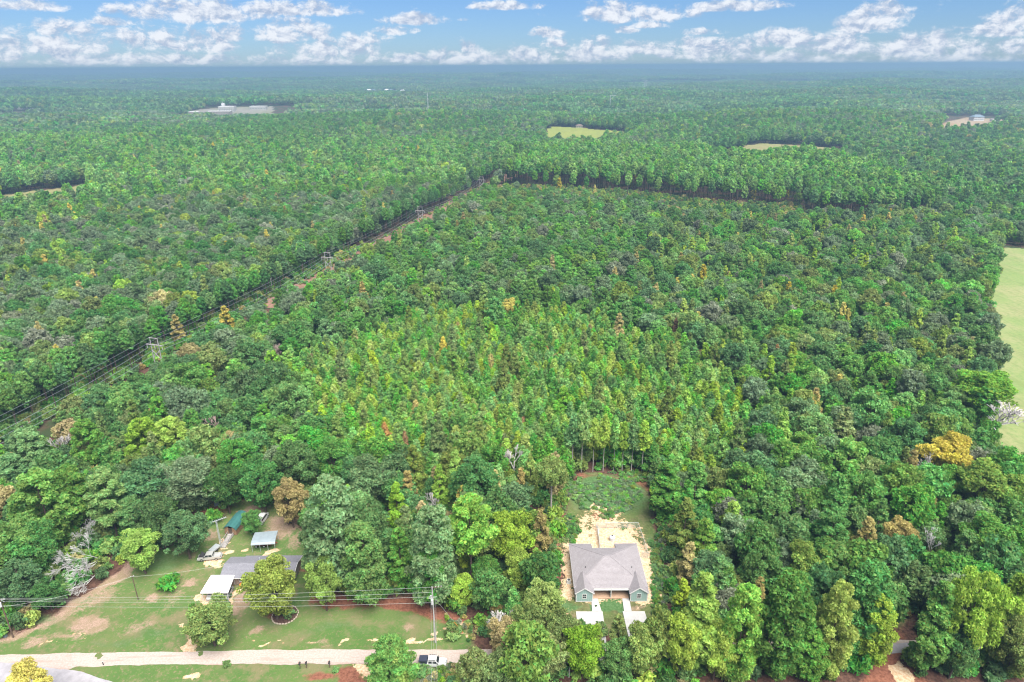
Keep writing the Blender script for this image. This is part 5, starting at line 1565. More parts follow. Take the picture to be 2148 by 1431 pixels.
def T2(px, foot, top, w, kind, cls, label, bark='bark', i=None, tight=.6):
    x, y = ground_at(px, foot); H = z_for(x, y, top)
    for _ in range(5):
        qx, qy, f = to_pixel(x, y, H * .55); x += (px - float(qx)) * float(f) / FPX
        H = z_for(x, y, top)
    s = w / 2 * float(f) / FPX / DIM[kind][1]; sz = H / DIM[kind][0]
    i = rnd.randrange(len(SHAPES[kind])) if i is None else i
    o = add_tree(kind, i, cls, x, y, s, sz, rnd.uniform(0, 6.28), label, bark=bark)
    TAKEN.append((x, y, DIM[kind][1] * s * tight))
    HAND.append((o, kind, px, (foot + top) / 2))
    return o
def TB(px, py, w, label, kind='bare', wood='dead_wood', hf=1.0, i=None, tilt=0.0, rz_=None, cz=.66):
    Hn, Rn = DIM['bare']; s = 1.0
    for _ in range(6):
        H = min(17.0, max(12.5 if py < 1150 else 7.0, Hn * s * hf)); x, y = ground_at(px, py, H * cz); f = float(to_pixel(x, y, H * cz)[2]); s = .5 * s + .5 * (w / 2 * f / FPX / Rn)
    i = rnd.randrange(len(BARE[kind])) if i is None else i
    o = add_bare(kind, i, x, y, max(s, .72 * H / Hn) if py < 1150 else s, H / Hn, rnd.uniform(0, 6.28) if rz_ is None else rz_, label, wood, tilt)
    TAKEN.append((x, y, 2.6 * s)); TAKEN.append((x, y - 4.5 * s, 2.2 * s))
    return o

# front right rank along the road
T2(1557, 1428, 1226, 98, 'pinelow', 'bright', 'rounded bright green pine, leftmost of the big pines at lower right')
T2(1645, 1424, 1203, 124, 'pinelow', 'green', 'broad tall green pine, second of the big pines at lower right')
T2(1752, 1418, 1225, 94, 'pinelow', 'lime', 'slim yellow-green pine between the two broadest pines at lower right')
T2(1812, 1372, 1180, 114, 'pinelow', 'blue', 'tallest pale blue-green pine of the big pines at lower right')
T2(1838, 1394, 1245, 84, 'pinelow', 'lime', 'yellow-green pine left of the reddish driveway opening')
T2(1700, 1424, 1318, 82, 'pinelow', 'bright', 'low bright green pine in front of the two broadest pines at lower right')
T2(1962, 1414, 1222, 96, 'gumbig', 'green', 'mid-green broadleaf tree just right of the reddish driveway opening')
T2(2036, 1412, 1195, 118, 'hardbig', 'lime', 'large yellow-green broadleaf tree near the bottom right corner')
T2(2118, 1396, 1205, 88, 'gumbig', 'lime', 'golden-topped broadleaf tree at the right edge near the corner')
T2(2130, 1424, 1300, 92, 'hardbig', 'olive', 'olive broadleaf tree in the bottom right corner')
T2(2010, 1422, 1305, 86, 'hardbig', 'green', 'green bushy tree right of the pale driveway track')
T2(1470, 1410, 1203, 110, 'gumbig', 'lime', 'tall yellow-green broadleaf tree right of the duplex driveway')
T2(1432, 1424, 1285, 84, 'hardbig', 'lime', 'yellow-green tree below the tall one right of the duplex driveway')
T2(1505, 1426, 1305, 82, 'hardbig', 'lime', 'low yellow-green tree left of the leftmost big pine')
T2(1384, 1405, 1278, 76, 'hardbig', 'olive', 'olive tree overhanging the right duplex driveway')
T2(1346, 1424, 1315, 84, 'hardbig', 'olive', 'dark olive tree at the bottom below the right driveway')
T2(1296, 1392, 1290, 56, 'gumbig', 'olive', 'narrow dark green tree between the two white driveways')
T2(1296, 1426, 1345, 72, 'hardbig', 'green', 'green tree at the bottom edge between the driveways')
T2(1238, 1372, 1312, 36, 'gumbig', 'dark', 'small dark tree in front of the left driveway')
T2(1252, 1384, 1306, 42, 'gumbig', 'olive', 'small olive tree overlapping the right side of the left driveway')
T2(1356, 1392, 1296, 46, 'gumbig', 'dark', 'dark slender tree over the right edge of the right driveway')
T2(1212, 1392, 1300, 44, 'gumbig', 'olive', 'slender olive tree over the lower left of the left driveway')
TB(1258, 1368, 60, 'bare grey-white twiggy tree in front of the left driveway', hf=.9)
TB(1330, 1330, 52, 'thin bare twiggy tree over the right driveway', hf=.9)
T2(1138, 1350, 1222, 94, 'hardbig', 'lime', 'bright green tree left of the left duplex driveway')
T2(1118, 1405, 1275, 100, 'hardbig', 'olive', 'big olive-green tree below the bright green one left of the driveway')
T2(1180, 1388, 1285, 74, 'hardbig', 'olive', 'olive tree at the left corner of the left driveway')
T2(1222, 1426, 1318, 88, 'hardbig', 'lime', 'yellow-green tree at the bottom left of the driveways')
T2(1150, 1428, 1335, 84, 'hardbig', 'olive', 'olive tree at the bottom edge left of the driveways')
T(1062, 1330, 74, 'hardbig', 'tan', 'tan half-leafless tree where the road disappears into trees', 1.1)
TB(1050, 1310, 92, 'bare grey branching tree where the road disappears into trees', hf=.9)
T(1046, 1400, 84, 'hardbig', 'olive', 'olive tree right of the white pickup at the bottom', 1.0)
TB(1195, 1380, 56, 'bare twiggy tree at the bottom left of the driveways')
T2(822, 1452, 1340, 100, 'pinelow', 'bright', 'bright green rounded pine beside the road at the bottom, left of the white pickup')
T2(836, 1462, 1362, 44, 'young', 'lime', 'small pale conical pine in front of the rounded one at the bottom')
T(52, 1432, 96, 'hardbig', 'gold', 'golden-leaved treetop in the bottom left corner over the paved road', .9)
# round the ranch house
T2(571, 1300, 1176, 108, 'hardbig', 'lime', 'large yellow-green tree right in front of the ranch house')
T2(441, 1354, 1266, 104, 'hardbig', 'olive', 'olive tree beside the road at the foot of the driveway')
T(676, 1208, 74, 'hardbig', 'lime', 'yellow-green tree right of the ranch house gable', 1.25)
T(527, 1090, 44, 'hardbig', 'green', 'small round tree beside the teal-roofed shed', .95)
T2(702, 1238, 1002, 134, 'pinelow', 'blue', 'tallest blue-green pine of the clump right of the ranch house')
T2(752, 1200, 1030, 88, 'pinelow', 'blue', 'blue-green pine at the back right of the clump by the ranch house')
T(664, 1128, 90, 'pinebig', 'blue', 'blue-green pine at the left of the clump, nearest the awning', .85)
T2(778, 1225, 1050, 96, 'pinelow', 'green', 'green pine right of the tallest pine of the ranch house clump')
T2(764, 1268, 1095, 106, 'pinelow', 'bright', 'bright green pine in front of the clump right of the ranch house')
T(722, 1162, 66, 'pinebig', 'green', 'slim green pine in the middle of the clump by the ranch house', .9)
T(838, 1152, 74, 'gumbig', 'green', 'green broadleaf between the two pine clumps on the lawn', .9)
T2(905, 1272, 1062, 116, 'pinelow', 'blue', 'broad blue-green pine left of the pine with the visible trunk')
T(985, 1112, 100, 'tallbig', 'bright', 'yellowish green pine with a long visible trunk behind the tall pole', .95)
T(900, 1196, 88, 'pinebig', 'green', 'dark green low pine beneath the broad blue-green one', .75)
T(975, 1232, 60, 'hardbig', 'lime', 'yellow-green brushy tree round the foot of the long pine trunk', .9)
T(1018, 1190, 60, 'hardbig', 'green', 'green tree right of the long pine trunk', 1.0)
T(606, 1040, 72, 'hardbig', 'tan', 'tan-brown tree at the top of the ranch yard', 1.1)
T(832, 1052, 60, 'gumbig', 'lime', 'yellow-green conical tree behind the ranch house pine clump', .85)
T(884, 1080, 48, 'gumbig', 'tan', 'tan conical tree behind the broad blue-green pine', .85)
T(972, 1046, 58, 'gumbig', 'gold', 'bright yellow tree in front of the dark round trees behind the lawn', .62)
T(1022, 1080, 62, 'hardbig', 'tan', 'orange-tan tree right of the bright yellow one', .9)
T(1070, 1118, 96, 'hardbig', 'lime', 'big yellow-green tree left of the duplex lot', 1.15)
T(1092, 1188, 70, 'hardbig', 'lime', 'yellow half-bare tree left of the duplex', 1.1)
TB(1090, 1195, 60, 'bare pale branches inside the yellow tree left of the duplex', hf=1.0)
T(1058, 1062, 52, 'gumbig', 'grey', 'pale grey-green rounded conical tree left of the weedy clearing', .75)
T(1000, 1008, 112, 'hardbig', 'dark', 'big dark green round tree behind the bright yellow one', 1.0)
T(772, 1000, 106, 'hardbig', 'dark', 'big dark green round tree behind the ranch house pine clump', 1.05)
T(868, 972, 56, 'gumbig', 'olive', 'olive conical tree between the two big dark round trees', .9)
T2(1157, 1090, 962, 72, 'highcrown', 'olive', 'olive tree on a white trunk at the left edge of the weedy clearing', bark='pale_bark')
TAKEN.append((TAKEN[-1][0] - 3, TAKEN[-1][1] - 7, 5.5)); TAKEN.append((TAKEN[-2][0], TAKEN[-2][1] - 13, 5))
TB(915, 1040, 44, 'grey bare tree between the dark round trees behind the lawn', hf=1.2)
TB(1078, 955, 62, 'white bare fan-shaped tree behind the weedy clearing', hf=.9, wood='dead_wood')
T(700, 955, 84, 'hardbig', 'green', 'green round tree behind the big dark round tree at centre left', 1.0)
T(620, 965, 92, 'hardbig', 'dark', 'dark green round tree behind the tan-brown tree', 1.0)
# left of the ranch yard
T(300, 912, 76, 'pinebig', 'lime', 'bright yellow-green pine, left of the bright pair above the yard woods', .72)
T(358, 912, 72, 'pinebig', 'lime', 'bright yellow-green pine, right of the bright pair above the yard woods', .72)
T(182, 920, 66, 'pinebig', 'bright', 'slim green pine left of the bright yellow-green pair', .9)
T(58, 940, 78, 'pinebig', 'blue', 'blue-green round pine near the left edge', .7)
T(22, 985, 70, 'pinebig', 'blue', 'blue-green pine at the left edge below the round one', .7)
TB(122, 928, 62, 'grey bare twiggy tree right of the blue-green round pine', hf=.8)
T(290, 1142, 80, 'hardbig', 'lime', 'yellow-green tree on the wood edge left of the ranch yard', .95)
T(385, 1108, 92, 'hardbig', 'dark', 'dark green tree on the wood edge behind the silver pickup', .85)
T(85, 1050, 110, 'pinebig', 'bright', 'big green pine left of the pale fallen branches', .8)
T(152, 1030, 92, 'pinebig', 'green', 'dark crowned pine above the pale fallen branches', .8)
T(222, 1035, 92, 'pinebig', 'bright', 'bright green pine above right of the pale fallen branches', .8)
T(300, 1010, 120, 'hardbig', 'dark', 'wide dark green tree below the bright pine pair', 1.0)
T(395, 1000, 130, 'hardbig', 'grey', 'wide grey-green tree above the camper trailer', 1.0)
T(330, 1075, 90, 'hardbig', 'dark', 'dark tree between yellow-green tree and camper trailer', 1.1)
T(40, 1130, 120, 'hardbig', 'green', 'wide green tree at the left edge above the yard', 1.0)
T(70, 1140, 96, 'hardbig', 'green', 'green tree left of the pale fallen branches on the wood edge', 1.0)
T(40, 1212, 96, 'hardbig', 'dark', 'dark green tree at the left edge above the left pole', .8)
T(96, 1240, 66, 'hardbig', 'dark', 'dark green wood-edge tree below the pale fallen branches', .75)
T(495, 960, 90, 'hardbig', 'green', 'green tree behind the teal-roofed shed woods', 1.1)
T(545, 1000, 90, 'hardbig', 'dark', 'dark green tree right behind the teal-roofed shed', 1.0)
T(470, 1010, 80, 'hardbig', 'dark', 'dark green tree just above the camper trailer', 1.0)
TB(466, 878, 82, 'round pink-grey bare tree in the woods above the ranch yard', wood='pink_twig', hf=.7, i=1)
for k, (px, py, sc_, tl, ly) in enumerate(((188, 1128, .95, .8, .3), (222, 1168, 1.1, 1.0, .35), (176, 1178, 1.0, 1.1, -.3), (205, 1200, .9, 1.15, .6))):
    x, y = ground_at(px, py); o = add_bare('fallen', k % 2, x, y, sc_, sc_, 0, ('upper', 'right-hand', 'lower left', 'lowest')[k] + ' of the pale dead fallen branch tangles on the wood edge', 'fallen_wood')
    o.rotation_euler = (tl, ly, 0)
    for dy_ in (0, 4, 8):
        TAKEN.append((x, y - dy_, 4.6))
# middle woods: marked trees
T(808, 912, 34, 'young', 'rust', 'rust-orange young pine, larger of the pair behind the dark round trees', .9)
T(850, 930, 22, 'young', 'rust', 'rust-orange young pine, smaller of the pair behind the dark round trees', .9)
T(1069, 646, 44, 'hard', 'gold', 'golden round tree in the middle of the green woods', .75)
T(1038, 650, 44, 'pine', 'blue', 'pale blue-green pine touching the golden round tree', .8)
T(1990, 948, 104, 'hardbig', 'gold', 'large golden yellow tree near the right edge', .85)
T(2062, 812, 132, 'hardbig', 'bright', 'big vivid green spreading tree by the pasture', .8)
T(2078, 904, 40, 'hard', 'green', 'small green crown beneath the grey dead tree by the pasture', .9)
TB(2086, 868, 150, 'large grey dead tree by the pasture', kind='spread', hf=.5, i=0)
TAKEN.append((TAKEN[-2][0] - 3, TAKEN[-2][1] - 14, 8)); TAKEN.append((TAKEN[-3][0] - 4, TAKEN[-3][1] - 22, 7))
TB(1942, 985, 56, 'grey dead snag left of the large golden yellow tree', kind='snag', hf=.8, i=0)
TB(1957, 1130, 46, 'white bare tree among green woods at lower right', wood='white_trim', hf=.95, i=2)
T(342, 630, 50, 'hard', 'tan', 'orange-tan tree behind a dark green pine at left', .9)
T(338, 668, 46, 'gum', 'dark', 'dark green rounded tall tree in front of the orange-tan one', 1.0)
T(370, 682, 34, 'gum', 'tan', 'tan tree at the cleared strip right of the nearest H-frame top', .8)
T(474, 668, 40, 'gum', 'gold', 'golden tree on the cleared strip right of the tan tree', .8)
TB(565, 566, 34, 'pale bare tree at the strip left of the second H-frame', hf=1.2)
TB(585, 735, 36, 'mauve bare tree in the woods right of the nearest H-frame', wood='pink_twig', hf=.8)
TB(100, 438, 46, 'pinkish bare tree near the meadow at the left edge', wood='pink_twig', hf=.9)
T(78, 420, 26, 'hard', 'rust', 'rust tree beside the pinkish bare tree at the left edge', .8)
T(228, 385, 22, 'hard', 'rust', 'red-brown round tree right of the left edge meadow', .8)
TB(2045, 352, 44, 'grey bare tree standing clear at the far right', hf=1.1)
T(1418, 686, 22, 'young', 'rust', 'red-orange young pine right of centre', .9)
T(1536, 570, 20, 'young', 'tan', 'pinkish tan small conifer right of centre', .9)
T(1628, 742, 22, 'gum', 'rust', 'narrow rust spire tree on the right side of the woods', .8)
T(1298, 682, 34, 'gum', 'tan', 'tan-orange tree right of the golden round tree', .9)
T(930, 730, 26, 'young', 'gold', 'golden spire pine at centre', 1.2)
T(1536, 1086, 66, 'gumbig', 'lime', 'bright yellow-green pointed tree right of the duplex woods', .75)
T(1496, 1186, 84, 'hardbig', 'dark', 'dark green rounded tree right of the duplex', .85)
T(1438, 1090, 72, 'gumbig', 'olive', 'olive tree with tan top right of the chain-link pen', .9)
T(1445, 1170, 60, 'gumbig', 'tan', 'tan tree on the lot edge right of the duplex', .75)
T(1398, 1010, 88, 'gumbig', 'green', 'pale rounded green tree right of the weedy clearing', .75)
T(1460, 1010, 80, 'gumbig', 'green', 'second rounded green tree right of the weedy clearing', .8)
T(1478, 1125, 72, 'gumbig', 'bright', 'bright green pointed tree between olive and dark trees right of the duplex', .75)
T(1746, 1112, 88, 'pinebig', 'green', 'mid-green pine in the mixed woods above the big pines', .75)
T(1818, 1120, 58, 'gumbig', 'tan', 'tan tree just above the tallest lower-right pine', .8)
T(1884, 1122, 76, 'hardbig', 'tan', 'broad tan tree left of the white bare tree', 1.0)
T(2080, 1128, 128, 'hardbig', 'green', 'big dense green tree at lower right beneath the pasture corner', .9)
T(2070, 1010, 130, 'hardbig', 'olive', 'wide olive tree right of the large golden yellow one', .9)
T(1600, 1190, 90, 'hardbig', 'dark', 'dark green tree behind the leftmost big pine', 1.0)
T(1690, 1180, 90, 'hardbig', 'olive', 'olive tree behind the broad tall green pine', 1.0)
T(1770, 890, 66, 'gum', 'olive', 'large olive conical tree in the mixed woods at right', 1.0)
# young pines with showing trunks at the back of the weedy clearing
for k, (px, foot, top, w, cls, lb) in enumerate(((1202, 992, 868, 40, 'green', 'leftmost'), (1222, 990, 848, 44, 'bright', 'second'), (1246, 989, 880, 34, 'lime', 'third'), (1268, 988, 872, 34, 'lime', 'fourth'),
                                           (1290, 988, 878, 32, 'bright', 'fifth'), (1308, 988, 886, 32, 'lime', 'sixth'), (1328, 989, 880, 36, 'green', 'seventh'), (1350, 992, 884, 38, 'lime', 'rightmost'))):
    T2(px, foot, top, w, 'slim', cls, lb + ' slim pine with a bare trunk along the back of the weedy clearing', bark='pale_bark')
# shrubs
def S(px, py, w, cls, label, hf=1.0):
    x, y = ground_at(px, py); f = float(to_pixel(x, y, 0)[2]); s = w / 2 * f / FPX / 1.6
    o = add_tree('bush', rnd.randrange(3), cls, x, y, s, s * hf, rnd.uniform(0, 6.28), label)
    TAKEN.append((x, y, 1.5 * s))
    return o
S(355, 1234, 56, 'green', 'lush green bush alone on the lawn beside the slim dark pole', .8)
S(605, 1294, 36, 'green', 'dark green bush inside the stone ring under the yard tree', .8)
S(556, 1282, 14, 'dark', 'small dark shrub left of the yard tree trunk', 1.1)
S(404, 1276, 18, 'green', 'small round shrub left of the driveway below the carport', 1.2)
S(475, 1272, 20, 'dark', 'small dark spiky shrub right of the driveway below the carport', 1.0)
S(484, 1252, 10, 'dark', 'tiny dark shrub at the right corner of the carport', 1.3)
S(512, 1238, 10, 'dark', 'tiny dark shrub in front of the ranch house door', 1.2)
S(948, 1332, 50, 'olive', 'yellowish low shrub right of the tall pale pole', .8)
S(475, 1394, 22, 'green', 'flat green shrub on the road edge at the left', .5)
S(888, 1412, 44, 'green', 'leafy green low growth under the white pickup', .5)
S(946, 1416, 30, 'olive', 'leafy green low growth in front of the white pickup', .5)
S(704, 1406, 18, 'green', 'green tuft round the lone mailbox', .6)
S(452, 1092, 40, 'bright', 'bright green shrub beneath the tall aerial', 1.1)
S(1250, 1272, 6, 'dark', 'tiny shrub by the left walk of the duplex', 1.0)
# stone ring under the yard tree, each stone its own piece
rx_, ry_ = ground_at(598, 1290); rg = thing('tree_ring', 'ring of pale stones round the mulch bed under the yard tree', 'tree ring', (rx_, ry_, 0))
for k in range(26):
    a_ = 2 * math.pi * k / 26; r_ = 2.9 + rnd.uniform(-.08, .08)
    m_ = MB(); sz_ = rnd.uniform(.24, .34); m_.loft([(-sz_, -.03, .12, .1, .08), (0, -.03, .2, .17, .12), (sz_, -.03, .12, .1, .08)])
    o = obj('stone', m_, M['stone'], rg); o.location = (r_ * math.cos(a_), r_ * math.sin(a_), 0); o.rotation_euler = (0, 0, a_ + math.pi / 2)
m_ = MB(); m_.prism([(2.75 * math.cos(2 * math.pi * k / 20), 2.75 * math.sin(2 * math.pi * k / 20)) for k in range(20)], -.05, .05); obj('mulch_bed', m_, M['mulch'], rg)

# ------------------------------------------------------------------ the woods: where trees stand
RG = np.random.RandomState(2024)
def jitter_grid(step, x0, x1, y0, y1, jit=.46):
    nx = int((x1 - x0) / step); ny = int((y1 - y0) / (step * .87))
    i, j = np.meshgrid(np.arange(nx), np.arange(ny))
    X = x0 + (i + .5 * (j % 2)) * step + RG.uniform(-jit, jit, i.shape) * step
    Y = y0 + j * step * .87 + RG.uniform(-jit, jit, i.shape) * step
    return X.ravel(), Y.ravel()
def in_fan(X, Y, k=.83, pad=22):
    return np.abs(X) < k * Y + pad
EXCL = [(YARD, 1.6), (LOT, 1.8), (DRIVE_R, .8), (PASTURE_EDGE, 5.0), (F_MID, 2), (F_R1, 3), (F_R2, 2), (F_L, 2), (SITE, 1), (SCHOOL, 1)]
ROAD_POLY = road_top + road_bot
def clear_of(X, Y, extra=0.0):
    ok = np.ones(X.shape, bool)
    for poly, mrg in EXCL:
        P = np.asarray(poly); x0_, y0_ = P.min(0) - mrg - 2; x1_, y1_ = P.max(0) + mrg + 2
        c = (X > x0_) & (X < x1_) & (Y > y0_) & (Y < y1_)
        if c.any():
            ok[c] &= poly_sd(poly, X[c], Y[c]) < -(mrg + extra)
    c = Y < 160
    ok[c] &= poly_sd(ROAD_POLY, X[c], Y[c]) < -1.6
    ok &= ~((X - CUT_X(Y) > -np.interp(Y, [320, 370, 560, 640], [8.5, 11, 12, 8]) - extra) & (X - CUT_X(Y) < np.interp(Y, [320, 370, 560, 640], [6.5, 9.5, 10.5, 7]) + extra) & (Y < 1180))
    for (bx_, by_, r_, run) in FAR_CLEAR:
        D = math.hypot(bx_, by_); ux, uy = -bx_ / D, -by_ / D
        al = (X - bx_) * ux + (Y - by_) * uy; ac = np.abs((X - bx_) * uy - (Y - by_) * ux)
        ok &= ~((al > -r_) & (al < run + r_) & (ac < r_))
    return ok
def not_taken(X, Y, rr):
    ok = np.ones(X.shape, bool)
    for (a, b, r_) in TAKEN:
        ok &= np.hypot(X - a, Y - b) > r_ + rr
    return ok
ZONES = [  # polygon in the photo, name
    ([(600, 740), (760, 700), (900, 640), (1180, 640), (1420, 720), (1560, 820), (1600, 900), (1560, 985), (1360, 995), (1130, 990), (1000, 935), (780, 945), (640, 900)], 'stand'),
    ([(1040, 325), (1250, 320), (1500, 330), (1750, 345), (1920, 400), (1960, 445), (1640, 436), (1400, 412), (1200, 396), (1060, 382)], 'plantation'),
    ([(-900, 300), (960, 300), (980, 385), (800, 415), (420, 420), (240, 430), (120, 480), (-900, 500)], 'upper_left'),
    ([(-900, 420), (240, 430), (420, 420), (800, 415), (940, 385), (640, 590), (430, 680), (300, 750), (-900, 800)], 'left'),
    ([(-900, 800), (300, 750), (430, 690), (650, 640), (660, 880), (640, 960), (560, 1040), (-900, 1500)], 'lower_left'),
    ([(1380, 440), (1960, 445), (3000, 440), (3000, 980), (1560, 980), (1500, 780), (1330, 640)], 'right'),
    ([(1360, 960), (3000, 960), (3000, 1700), (1360, 1700)], 'lower_right'),
    ([(640, 590), (940, 390), (1060, 385), (1400, 415), (1380, 440), (1330, 640), (1500, 780), (1180, 700), (900, 700), (640, 760)], 'middle'),
    ([(560, 900), (1000, 930), (1180, 985), (1180, 1300), (560, 1300)], 'near_middle')]
MIX = {
    'stand': [('young', 'bright', 46), ('gum', 'olive', 2), ('young', 'green', 18), ('young', 'tan', .7), ('young', 'rust', .2), ('pine', 'bright', 3), ('young', 'lime', 30)],
    'plantation': [('tall', 'bright', 55), ('tall', 'green', 36), ('tall', 'blue', 6), ('gum', 'gold', 2), ('hard', 'olive', 3)],
    'upper_left': [('pine', 'bright', 34), ('pine', 'green', 26), ('hard', 'dark', 14), ('hard', 'grey', 9), ('hard', 'olive', 8), ('gum', 'gold', 1.6), ('gum', 'tan', 1), ('hard', 'mauve', 1), ('hard', 'lime', 6)],
    'left': [('hard', 'grey', 30), ('hard', 'dark', 24), ('hard', 'green', 12), ('hard', 'olive', 10), ('pine', 'green', 11), ('gum', 'lime', 4), ('hard', 'mauve', 3), ('gum', 'gold', .9), ('gum', 'tan', .8), ('hard', 'lime', 2)],
    'lower_left': [('hard', 'dark', 24), ('hard', 'green', 20), ('pine', 'green', 13), ('pine', 'bright', 10), ('hard', 'olive', 15), ('hard', 'grey', 10), ('gum', 'gold', 2), ('gum', 'olive', 4), ('hard', 'tan', 2), ('young', 'bright', 5)],
    'right': [('hard', 'dark', 13), ('hard', 'green', 20), ('hard', 'olive', 13), ('hard', 'grey', 13), ('pine', 'green', 11), ('young', 'bright', 10), ('gum', 'lime', 5), ('gum', 'gold', 1), ('gum', 'tan', 1.4), ('young', 'rust', .3), ('hard', 'mauve', 2), ('hard', 'bright', 5), ('gum', 'olive', 6)],
    'lower_right': [('hard', 'green', 26), ('hard', 'dark', 16), ('hard', 'olive', 18), ('gum', 'green', 12), ('gum', 'olive', 10), ('pine', 'green', 6), ('gum', 'lime', 6), ('gum', 'tan', 3), ('hard', 'grey', 6), ('hard', 'mauve', 2)],
    'middle': [('pine', 'green', 26), ('pine', 'blue', 9), ('hard', 'dark', 12), ('hard', 'green', 14), ('hard', 'grey', 9), ('young', 'bright', 10), ('hard', 'olive', 5), ('gum', 'lime', 3), ('gum', 'tan', 1), ('young', 'rust', .2), ('hard', 'mauve', 1.2), ('pine', 'bright', 16)],
    'near_middle': [('hard', 'dark', 24), ('hard', 'green', 20), ('gum', 'olive', 14), ('hard', 'olive', 12), ('gum', 'lime', 8), ('young', 'bright', 10), ('gum', 'tan', 4), ('pine', 'blue', 4)],
    'far': [('hard', 'dark', 28), ('pine', 'green', 26), ('hard', 'green', 16), ('hard', 'grey', 14), ('hard', 'olive', 8), ('pine', 'bright', 5), ('gum', 'lime', 1.5), ('hard', 'tan', .5), ('hard', 'mauve', 1.5), ('hard', 'lime', 2)]}
def zone_of(X, Y):
    z = hz(X, Y) + 8.0
    px, py, f = to_pixel(X, Y, z)
    zone = np.full(X.shape, 'far', dtype=object)
    for poly, nm in ZONES[::-1]:
        zone[poly_sd(poly, px, py) > 0] = nm
    return zone, px, py
TREES = []          # kind, shape index, class, x, y, s, sz, rot
def plant(X, Y, zone, small=1.0):
    for nm in sorted(set(zone)):
        I = np.where(zone == nm)[0]
        mix = MIX[nm]; w = np.array([m_[2] for m_ in mix], float); w /= w.sum()
        # neighbouring trees tend to be alike: bias the draw by a slow noise
        pick = np.empty(len(I), int)
        u = RG.uniform(0, 1, len(I))
        fz = .02 if nm == 'far' else .12
        slow = (wob(X[I] * fz, Y[I] * fz, 4) * .28) % 1.0
        mixu = np.where(RG.uniform(0, 1, len(I)) < (.0 if nm == 'stand' else .55 if nm == 'far' else .3), slow, u)
        pick = np.searchsorted(np.cumsum(w), np.clip(mixu, 0, .9999))
        order = RG.permutation(len(mix))
        for k, i in enumerate(I):
            kind, cls, _ = mix[pick[k]]
            s = {'pine': RG.uniform(.72, 1.05), 'tall': RG.uniform(.9, 1.12), 'young': RG.uniform(.85, 1.3), 'hard': RG.uniform(.72, 1.24), 'gum': RG.uniform(.85, 1.3)}[kind] * small
            hfac = RG.uniform(.88, 1.12)
            if nm == 'plantation': hfac = RG.uniform(.95, 1.08)
            if kind == 'young': hfac *= .88
            xc_ = X[i] - CUT_X(Y[i])
            if -18 < xc_ < 0 and 170 < Y[i] < 1100: kind, cls, s, hfac = 'tall', ('dark' if RG.uniform() < .4 else 'green'), RG.uniform(.75, .95), 1.0
            if 0 < xc_ < 24 and 170 < Y[i] < 600: s *= .84
            pf_ = float(poly_sd(P_FRONT, X[i:i + 1], Y[i:i + 1])[0]) if 480 < Y[i] < 700 else -99
            if pf_ > -45 and nm != 'plantation': s *= .68
            if nm in ('middle', 'left', 'right', 'lower_left') and kind == 'pine': s *= .95; hfac *= .82
            if nm == 'stand' and kind in ('hard', 'pine'): s *= .75
            TREES.append((kind, RG.randint(len(SHAPES[kind])), cls, X[i], Y[i], s, s * hfac, RG.uniform(0, 6.28)))
# near and middle distance
X, Y = jitter_grid(6.9, -640, 640, 78, 720)
k = in_fan(X, Y) & (np.hypot(X, Y) < 700)
k &= ~((Y < 106) & (X > 38)) & ~((Y < 100) & (X > -20))
X, Y = X[k], Y[k]; k = clear_of(X, Y); X, Y = X[k], Y[k]; k = not_taken(X, Y, 1.6); X, Y = X[k], Y[k]
k = ~((poly_sd(P_FRONT, X, Y) > -1) & (RG.uniform(0, 1, len(X)) > .16)); X, Y = X[k], Y[k]
zone, px_, py_ = zone_of(X, Y)
k = (zone != 'stand') | (RG.uniform(0, 1, len(X)) < .10)
plant(X[k], Y[k], zone[k])
X, Y = jitter_grid(3.45, -200, 260, 150, 420)
k = in_fan(X, Y); X, Y = X[k], Y[k]; k = clear_of(X, Y, -.6); X, Y = X[k], Y[k]; k = not_taken(X, Y, .6); X, Y = X[k], Y[k]
zone, px_, py_ = zone_of(X, Y); k = zone == 'stand'
plant(X[k], Y[k], zone[k])
# extra small trees tucked between the big ones
X, Y = jitter_grid(10.5, -560, 560, 85, 620)
k = in_fan(X, Y) & (np.hypot(X, Y) < 600) & (Y > 112); X, Y = X[k], Y[k]; k = clear_of(X, Y, .3); X, Y = X[k], Y[k]; k = not_taken(X, Y, .2); X, Y = X[k], Y[k]
k = ~((poly_sd(P_FRONT, X, Y) > -1) & (RG.uniform(0, 1, len(X)) > .16)); X, Y = X[k], Y[k]
zone, px_, py_ = zone_of(X, Y); plant(X, Y, zone, .62)

# the largest ones in view become single trees, the rest two masses
arr = TREES
tx = np.array([t_[3] for t_ in arr]); ty = np.array([t_[4] for t_ in arr]); ts = np.array([t_[5] for t_ in arr]); tz = np.array([t_[6] for t_ in arr])
Hn = np.array([DIM[t_[0]][0] for t_ in arr]) * tz; Rn = np.array([DIM[t_[0]][1] for t_ in arr]) * ts
px, py, f = to_pixel(tx, ty, Hn * .7)
inview = (px > 8) & (px < 2140) & (py > 20) & (py < 1418)
size = np.where(inview, Hn * Rn / f ** 2, 0)
ispine = np.array([t_[0] in ('pine', 'young', 'tall') for t_ in arr])
hand_p = sum(1 for h_ in HAND if NAME[h_[1]] == 'pine_tree'); hand_b = len(HAND) - hand_p
single = set()
for flag, used in ((True, hand_p), (False, hand_b)):
    I = np.where(ispine == flag)[0]
    I = I[np.argsort(-size[I])][:max(0, 299 - used)]
    single |= set(int(i) for i in I)

